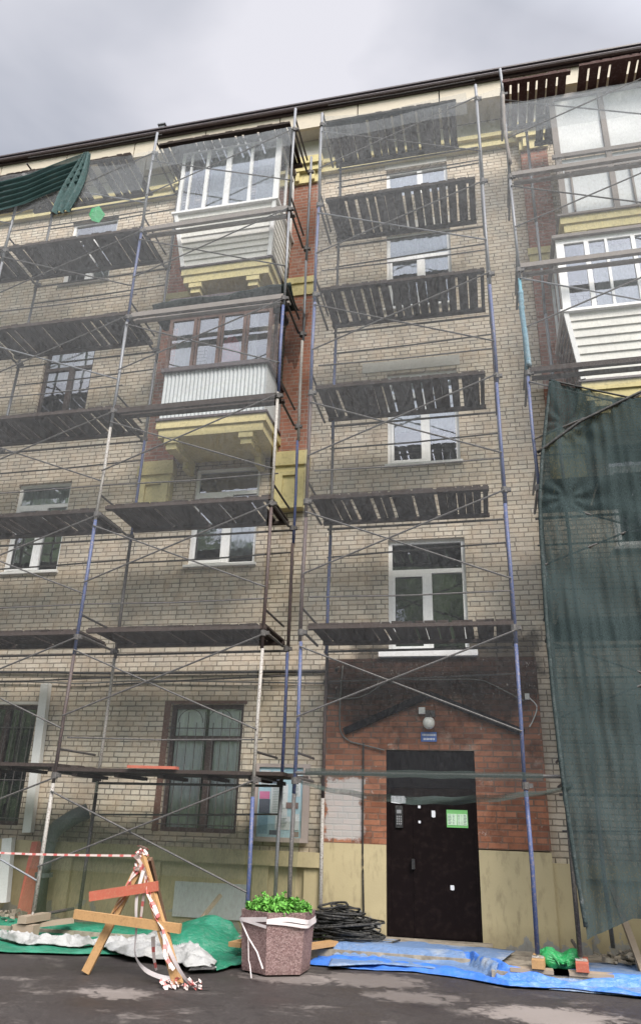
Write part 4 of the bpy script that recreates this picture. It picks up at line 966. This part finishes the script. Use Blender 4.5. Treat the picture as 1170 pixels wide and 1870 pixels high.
sheet('blue_tarp', 'blue', [gp(560, 1758), gp(640, 1766), gp(760, 1772), gp(850, 1784), gp(930, 1800), gp(1040, 1805), gp(1170, 1820), (3.2, -2.5)],
      [gp(585, 1726, .18), gp(650, 1724, .18), gp(760, 1732, .18), gp(850, 1742, .18), gp(930, 1772, .16), gp(1040, 1788, .14), gp(1170, 1795, .12), (3.2, -1.9)], 420, 44, .032, 2.4, 'bright blue tarpaulin spread along the kerb in front of the door', 3, hump=lambda x, y, u, v: .03 * math.sin(v * 9 + x * 1.3))
sheet('dusty_tarp', 'bluedust', [gp(600, 1745, .2), gp(700, 1742, .2), gp(820, 1752, .2), gp(905, 1765, .2)], [gp(610, 1722, .2), gp(700, 1716, .2), gp(820, 1727, .2), gp(940, 1738, .2)], 90, 12, .015, 2.4, 'dusty grey blue sheet folded over the paving below the doorstep', 8, lift=.05)
sheet('blue_tarp', 'bluedust', [gp(1000, 1786, .16), gp(1170, 1800, .16), (3.0, -1.9)], [gp(1000, 1760, .16), gp(1170, 1762, .16), (3.0, -1.0)], 50, 12, .02, 2.2, 'dull blue sheet on the paving behind the scaffold pads at right', 12, lift=.012)
sheet('green_tarp', 'green', [gp(-60, 1722, .16), gp(0, 1722, .16), gp(120, 1726, .16), gp(240, 1728, .16), gp(330, 1730, .16), gp(400, 1732, .16), gp(450, 1732, .16)], [(-8.3, -.5), (-7.4, -.45), (-6.3, -.5), (-5.2, -.45), (-4.4, -.4), (-3.9, -.35), (-3.4, -.4)], 160, 30, .028, 1.8,
      'green tarpaulin spread along the wall behind the wooden barricade', 21, hump=lambda x, y, u, v: .25 * math.exp(-((x + 3.62) ** 2) / .22) * math.sin(min(1, v * 1.3) * math.pi) + .02 * abs(math.sin(x * 4 + v * 4)))
sheet('green_tarp', 'green', [gp(395, 1772), gp(440, 1762), gp(460, 1750)], [gp(380, 1735), gp(420, 1728), gp(455, 1725)], 40, 20, .05, 2.6, 'crumpled green tarpaulin end beside the concrete planter', 31, lift=.03)
sheet('white_sheet', 'dirtywhite', [gp(-60, 1722), gp(0, 1722), gp(50, 1731), gp(110, 1735), gp(170, 1733), gp(230, 1752), gp(300, 1758), gp(345, 1772), gp(395, 1772)], [gp(-60, 1704, .16), gp(0, 1706, .16), gp(60, 1710, .16), gp(110, 1712, .16), gp(180, 1716, .16), gp(235, 1712, .16), gp(290, 1708, .16), gp(340, 1716, .16), gp(385, 1734, .16)], 420, 44, .085, 1.7,
      'dirty white crumpled sheet lying along the edge of the green tarpaulin', 41, lift=.055, ridge=True)
sheet('dark_bag_mouth', 'cable', [gp(345, 1775), gp(395, 1773)], [gp(350, 1758), gp(385, 1757)], 16, 8, .05, 3, 'black open end of the crumpled sheet near the planter', 51, lift=.04, cat='sheet')
# green bag between the pads
def bag(u, v):
    a = u * 2 * math.pi; p_ = v * math.pi; c = (.60, -1.32, PAV + .01)
    r = .19 * math.sin(p_) * (1 + .28 * fn(math.cos(a) * 2.2, math.sin(a) * 2.2, v * 3)); dip = -.08 * math.exp(-(math.cos(a) * math.sin(p_)) ** 2 * 8) * (v < .5)
    return (c[0] + r * 1.25 * math.cos(a), c[1] + r * .8 * math.sin(a), c[2] + .105 + .12 * math.cos(p_) + dip + .02 * fn(a * 3, v * 9))
tag(MB().grid(bag, 48, 24).build('plastic_bag', 'greenbag', None, True), 'crumpled bright green plastic bag between the two timber pads', 'bag')
# rubble and boards
def rubble(x, y, w_, d_, h, n, mat, label, name='rubble'):
    b = MB()
    for i in range(n):
        cx, cy = x + rnd.gauss(0, w_), y + rnd.gauss(0, d_); s = rnd.uniform(.018, .06); a = rnd.uniform(0, 6)
        zz = PAV + .01 + max(0, h * (1 - abs(cx - x) / (w_ * 2.2)) * rnd.random())
        b.beam((cx - s * math.cos(a), cy - s * math.sin(a), zz + .02), (cx + s * math.cos(a), cy + s * math.sin(a), zz + .02 + rnd.uniform(0, .04)), s * rnd.uniform(.8, 1.4), s * rnd.uniform(.4, .9))
    o = b.build(name, mat); tag(o, label, 'rubble', kind='stuff'); return o
rubble(-6.6, -.7, .28, .12, .10, 44, 'concrete', 'heap of broken masonry and grey rags by the foot of the red plank')
rubble(1.35, -.8, .22, .12, .12, 34, 'concrete', 'heap of broken timber and plaster at the wall right of the green bag')
rubble(-2.55, -.55, .18, .1, .06, 26, 'concrete', 'small debris heap on the paving behind the planter')
rubble(-4.6, -.35, .4, .06, .03, 24, 'concrete', 'strip of grey rubble under the olive net by the basement window')
for (p, q, w_, h_, mt_, lab) in (((-3.05, -1.62, PAV + .06), (-2.9, -.9, PAV + .06), .16, .05, 'wood', 'short pale board poking out left of the planter'),
                                 ((-2.30, -1.4, PAV + .05), (-2.02, -.9, PAV + .05), .14, .05, 'wood', 'short pale board lying right of the planter next to the blue tarp'),
                                 ((-6.0, -1.55, PAV + .06), (-5.45, -1.05, PAV + .12), .13, .05, 'woodgrey', 'grey board laid slanting across the green tarpaulin beside the white pole'),
                                 ((1.45, -1.2, PAV), (1.32, -.35, .95), .07, .05, 'woodgrey', 'grey broken lath leaning on the plinth below the dark net'),
                                 ((-3.85, -.75, .3), (-3.65, -.5, .62), .05, .04, 'woodgrey', 'thin grey lath sticking up behind the green tarpaulin')):
    tag(MB().beam(p, q, w_, h_).build('loose_board', mt_), lab, 'board', 'loose boards on the paving')
tag(MB().beam(at(42, 1680, y=-.42), at(72, 1537, y=-.16), .035, .22, (1, 0, 0)).build('red_plank', 'redpaint'), 'wide faded red plank leaning on the wall between white duct and grey pipe', 'plank')
# cable coil
cc_ = MB()
for i in range(60):
    R_ = rnd.uniform(.10, .34); cx, cy = -1.98 + rnd.uniform(-.14, .14), -.58 + rnd.uniform(-.08, .08); tz = rnd.uniform(-.6, .6); ty = rnd.uniform(-.3, .5); bz = PAV + .05 + .42 * rnd.random() * (.5 - R_) / .3 * .6
    pts = []
    for k in range(25):
        a = 2 * math.pi * k / 24; rq = R_ * (1 + .55 * fn(math.cos(a) * 1.3 + i * 3, math.sin(a) * 1.3, i)); pts.append((cx + rq * 1.25 * math.cos(a), cy + rq * .6 * math.sin(a), max(PAV + .012, bz + R_ * .35 * (tz * math.cos(a) + ty * math.sin(a)) + .12 * (1 - R_ * 2))))
    cc_.tube(pts, rnd.choice([.008, .011, .014]), 5, False)
for (cx, cz, R_) in ((-2.42, .36, .15), (-2.02, .46, .13), (-2.30, .26, .12)):
    cc_.tube([(cx + R_ * math.cos(a), -.6 + .06 * math.sin(a * 2), cz + R_ * .8 * math.sin(a)) for a in [2 * math.pi * k / 20 for k in range(21)]], .011, 5, False)
cc_.tube([(-1.75, -.6, .22), (-1.5, -.7, .20), (-1.35, -.75, .23), (-1.25, -.62, .25)], .011, 6)
tag(cc_.build('cable_coil', 'cable', None, True), 'tangled coil of black cable heaped against the plinth left of the door', 'cable coil')
wd_ = MB()
for i in range(70):
    x = -2.45 + rnd.gauss(0, .12); y = -.35 + rnd.gauss(0, .06); h_ = rnd.uniform(.05, .2)
    a = rnd.uniform(0, 6); wd_.quad((x, y, PAV), (x + .02 * math.cos(a), y + .02 * math.sin(a), PAV), (x + .06 * math.cos(a * 2), y + .05, PAV + h_), (x + .05 * math.cos(a * 2), y + .05, PAV + h_ * 1.1))
tag(wd_.build('weed', 'leaf'), 'sparse green weeds growing from the paving left of the cable coil', 'weeds', kind='stuff')

# ------------------------------------------------------------------ planter
PC = Vector((-2.44, -1.98, ASP))
pla = empty('planter', PC, 'hexagonal pinkish pebbled concrete planter in front of the scaffold', 'planter')
b = MB()
def hexring(r, z, rot=math.radians(-92)):
    return [(PC.x + r * math.cos(rot + math.pi / 3 * k), PC.y + r * .95 * math.sin(rot + math.pi / 3 * k), z) for k in range(6)]
# corner towards the camera, slightly right
rings_ = [hexring(.375, ASP + .02), hexring(.385, ASP + .06), hexring(.42, ASP + .56), hexring(.425, ASP + .60), hexring(.385, ASP + .60), hexring(.375, ASP + .50)]
for r_ in rings_: b.v += r_
for i in range(5):
    for k in range(6): b.f.append((i * 6 + k, i * 6 + (k + 1) % 6, (i + 1) * 6 + (k + 1) % 6, (i + 1) * 6 + k))
b.f.append(tuple(range(6))[::-1])
b.build('tub', 'granite', pla)
b = MB(); b.v = hexring(.377, ASP + .53); b.f = [tuple(range(6))]; b.build('soil', 'soil', pla)
lf = MB()
for i in range(2600):
    a = rnd.uniform(0, 2 * math.pi); r = .37 * math.sqrt(rnd.random()); x = PC.x + r * math.cos(a); y = PC.y + r * .95 * math.sin(a)
    hh = .04 + .24 * (1 - (r / .46) ** 2) * (.35 + 1.1 * abs(fn(x * 9, y * 9))) ; z = ASP + .55 + hh * rnd.random() ** .5
    s = rnd.uniform(.010, .034); n_ = Vector((rnd.gauss(0, .9), rnd.gauss(0, .6), 1)).normalized(); t1 = n_.cross(Vector((rnd.random(), rnd.random(), .1))).normalized(); t2 = n_.cross(t1)
    c = Vector((x, y, z)); lf.quad(c - t1 * s, c + t2 * s * .6, c + t1 * s, c - t2 * s * .6)
tag(lf.build('planter_plant', 'leaf'), 'low bushy bright green plant filling the hexagonal planter', 'plant')
def ribbon(pts, w_, mat, parent=None, up=(0, 0, 1), name='tape', twist=0.0, sub=6):
    P_ = [Vector(p) for p in pts]; o_ = []
    for i in range(len(P_) - 1):
        a, b_, c, d = P_[max(i - 1, 0)], P_[i], P_[i + 1], P_[min(i + 2, len(P_) - 1)]
        for k in range(sub):
            u = k / sub; o_.append(.5 * ((2 * b_) + (c - a) * u + (2 * a - 5 * b_ + 4 * c - d) * u * u + (3 * b_ - a - 3 * c + d) * u ** 3))
    o_.append(P_[-1]); b = MB(); b.al = []; s = 0
    for i, p in enumerate(o_):
        if i: s += (p - o_[i - 1]).length
        d = (o_[min(i + 1, len(o_) - 1)] - o_[max(i - 1, 0)]).normalized(); sd_ = Matrix.Rotation(twist * s, 3, d) @ (Vector(up) - d * d.dot(Vector(up))).normalized()
        b.v += [tuple(p + sd_ * w_ / 2), tuple(p - sd_ * w_ / 2)]; b.al += [s, s]
        if i: b.f.append((2 * i - 2, 2 * i, 2 * i + 1, 2 * i - 1))
    return b.build(name, mat, parent, True)
hr = [Vector(p) for p in hexring(.432, ASP + .52)]
hr2 = [p.lerp(q, t_) for p, q in zip(hr, hr[1:] + hr[:1]) for t_ in (0.0, .5)] + [hr[0]]
wt = empty('wrapping_cord', (PC.x, PC.y - .4, ASP + .45), 'dirty white cord wound round the top of the planter with a loose end trailing down', 'cord')
ribbon([p + Vector((0, 0, .02 * math.sin(i * 1.7))) for i, p in enumerate(hr2)], .045, 'tapewhite', wt, name='winding', sub=4)
ribbon([p + Vector(((p.x - PC.x) * .02, (p.y - PC.y) * .02, -.03 + .022 * math.cos(i * 1.3))) for i, p in enumerate(hr2)], .03, 'tapewhite', wt, name='winding', sub=4)
pa, pb, pc_ = hexring(.432, ASP + .5), hexring(.40, ASP + .1), hexring(.40, ASP)
A = Vector(pa[5]); B_ = Vector(pb[0])
MB().tube([A + Vector((0, -.0, 0)), A.lerp(B_, .35) + Vector((-.0, -.012, -.02)), A.lerp(B_, .7) + Vector((0, -.015, .0)), B_ + Vector((-.02, -.02, -.02))], .009, 5).tube([A.lerp(B_, .35) + Vector((0, -.015, -.02)), A.lerp(B_, .42) + Vector((0, -.02, -.2)), A.lerp(B_, .55) + Vector((.0, -.10, -.17)), Vector((B_.x - .1, B_.y - .15, ASP + .012))], .006, 5).build('loose_end', 'tapewhite', wt)

# ------------------------------------------------------------------ barricade
brc = empty('barricade', (-3.75, -2.8, ASP), 'rough wooden A-frame barricade with one red and one bare crossbar, wrapped in tape', 'barricade')
ap = at(262, 1572, y=-2.75); 
def gpt(px, py, z=ASP + .02): p = at(px, py, z=z); return Vector((p.x, p.y, z))
fl_, fr_, rr_ = gpt(157, 1776), gpt(326, 1800), gpt(312, 1748)
MB().beam(fl_, ap + Vector((.02, 0, .06)), .085, .05, (0, 1, .3)).build('leg', 'wood', brc)
MB().beam(fr_, ap + Vector((-.02, -.05, .06)), .095, .05, (0, 1, .3)).build('leg', 'wood', brc)
MB().beam(rr_, ap + Vector((.02, .07, .02)), .09, .05, (0, 1, -.3)).build('leg', 'wooddark', brc)
def on_leg(px, py): return at(px, py, y=-2.93)
MB().beam(on_leg(165, 1637), on_leg(288, 1618), .05, .095, (0, 0, 1)).build('crossbar', 'redpaint', brc)
MB().beam(at(137, 1669, y=-2.99), at(330, 1696, y=-3.02), .05, .085, (0, 0, 1)).build('crossbar', 'wood', brc)
bt = empty('barrier_tape', ap, 'red and white barrier tape knotted on the barricade top with ends trailing to the asphalt', 'tape')
kn = MB(); kn.al = []
for i in range(70):
    c = ap + Vector((rnd.gauss(0, .028), rnd.gauss(0, .03) - .05, .13 - .22 * rnd.random() ** 1.0 + rnd.gauss(0, .02))); s = rnd.uniform(.025, .05)
    n_ = Vector((rnd.gauss(0, 1), rnd.gauss(-1, .6), rnd.gauss(0, 1))).normalized(); t1 = n_.cross(Vector((0, 0, 1))).normalized(); t2 = n_.cross(t1)
    kn.quad(c - t1 * s + t2 * s * .3, c + t2 * s * .9, c + t1 * s, c - t2 * s * .7); a = rnd.random(); kn.al += [a, a + .05, a + .1, a + .05]
kn.build('knot', 'tape', bt)
def lp3(a, b_, t_, o=(0, 0, 0)): return a.lerp(b_, t_) + Vector(o)
for k in range(4):
    ribbon([lp3(ap, fr_, t_, (.03 * math.sin(t_ * 20 + k * 1.6), -.06 - .01 * k, .03)) for t_ in [q / 10 for q in range(0, 10 if k < 2 else 6)]], .035, 'tape', bt, up=(1, 0, .2), name='strand', twist=1.5 + k)
for k in range(2):
    ribbon([lp3(ap, fl_, t_, (.03 * math.sin(t_ * 22 + k * 2), -.05, .0)) for t_ in [q / 12 for q in range(0, 7)]], .03, 'tape', bt, up=(1, 0, .2), name='strand', twist=2)
hx = at(250, 1620, y=-2.95)
ribbon([at(262, 1590, y=-2.9), at(250, 1640, y=-2.92), at(249, 1700, y=-2.94), at(247, 1742, y=-2.96), at(262, 1768, y=-3.0), at(290, 1783, y=-3.1), at(320, 1788, y=-3.15)], .04, 'tapewhite', bt, up=(1, 0, 0), name='strand', twist=1.0)
ribbon([at(268, 1600, y=-2.9), at(262, 1640, y=-2.9), at(257, 1680, y=-2.9)], .035, 'tape', bt, up=(1, 0, 0), name='strand', twist=1)
ribbon([at(280, 1710, y=-2.85), at(281, 1745, y=-2.85), at(286, 1772, y=-2.85)], .045, 'tape', bt, up=(1, 0, 0), name='strand', twist=2)
ribbon([lp3(fr_, ap, .42, (.02, -.07, 0)), lp3(fr_, ap, .2, (.07, -.08, 0)), fr_ + Vector((.1, -.05, .06)), fr_ + Vector((.22, -.03, .01)), fr_ + Vector((.32, -.02, .01))], .045, 'tapewhite', bt, up=(1, 0, .3), name='strand', twist=1.2)
pl_ = MB(); pl_.al = []
for i in range(46):
    c = fr_ + Vector((rnd.gauss(.02, .10), rnd.gauss(-.03, .04), abs(rnd.gauss(.02, .025)))); s = rnd.uniform(.02, .05)
    n_ = Vector((rnd.gauss(0, .7), rnd.gauss(-.3, .7), 1)).normalized(); t1 = n_.cross(Vector((rnd.random(), 1, 0))).normalized(); t2 = n_.cross(t1)
    pl_.quad(c - t1 * s, c + t2 * s * .6, c + t1 * s, c - t2 * s * .6); a = rnd.random(); pl_.al += [a, a + .05, a + .1, a + .05]
pl_.build('crumpled_end', 'tape', bt)
ribbon([ap + Vector((0, -.03, .05)), ap.lerp(Vector((-9.6, -2.3, 1.16)), .3) + Vector((0, 0, -.01)), ap.lerp(Vector((-9.6, -2.3, 1.16)), .65), Vector((-9.6, -2.3, 1.18))], .022, 'tape', bt, name='stretched_line')
# ---- something pink inside the brown balcony
tag(MB().grid(lambda u, v: (-4.12 + (.42 - .16 * v) * (u - .2), BY + .065 + .01 * math.sin(u * 14), 8.75 + .62 * v * (1 - .5 * abs(u - .45))), 16, 8).build('hanging_laundry', 'pink', None, True), 'bright red pink cloth hanging behind the brown framed balcony glazing', 'laundry')
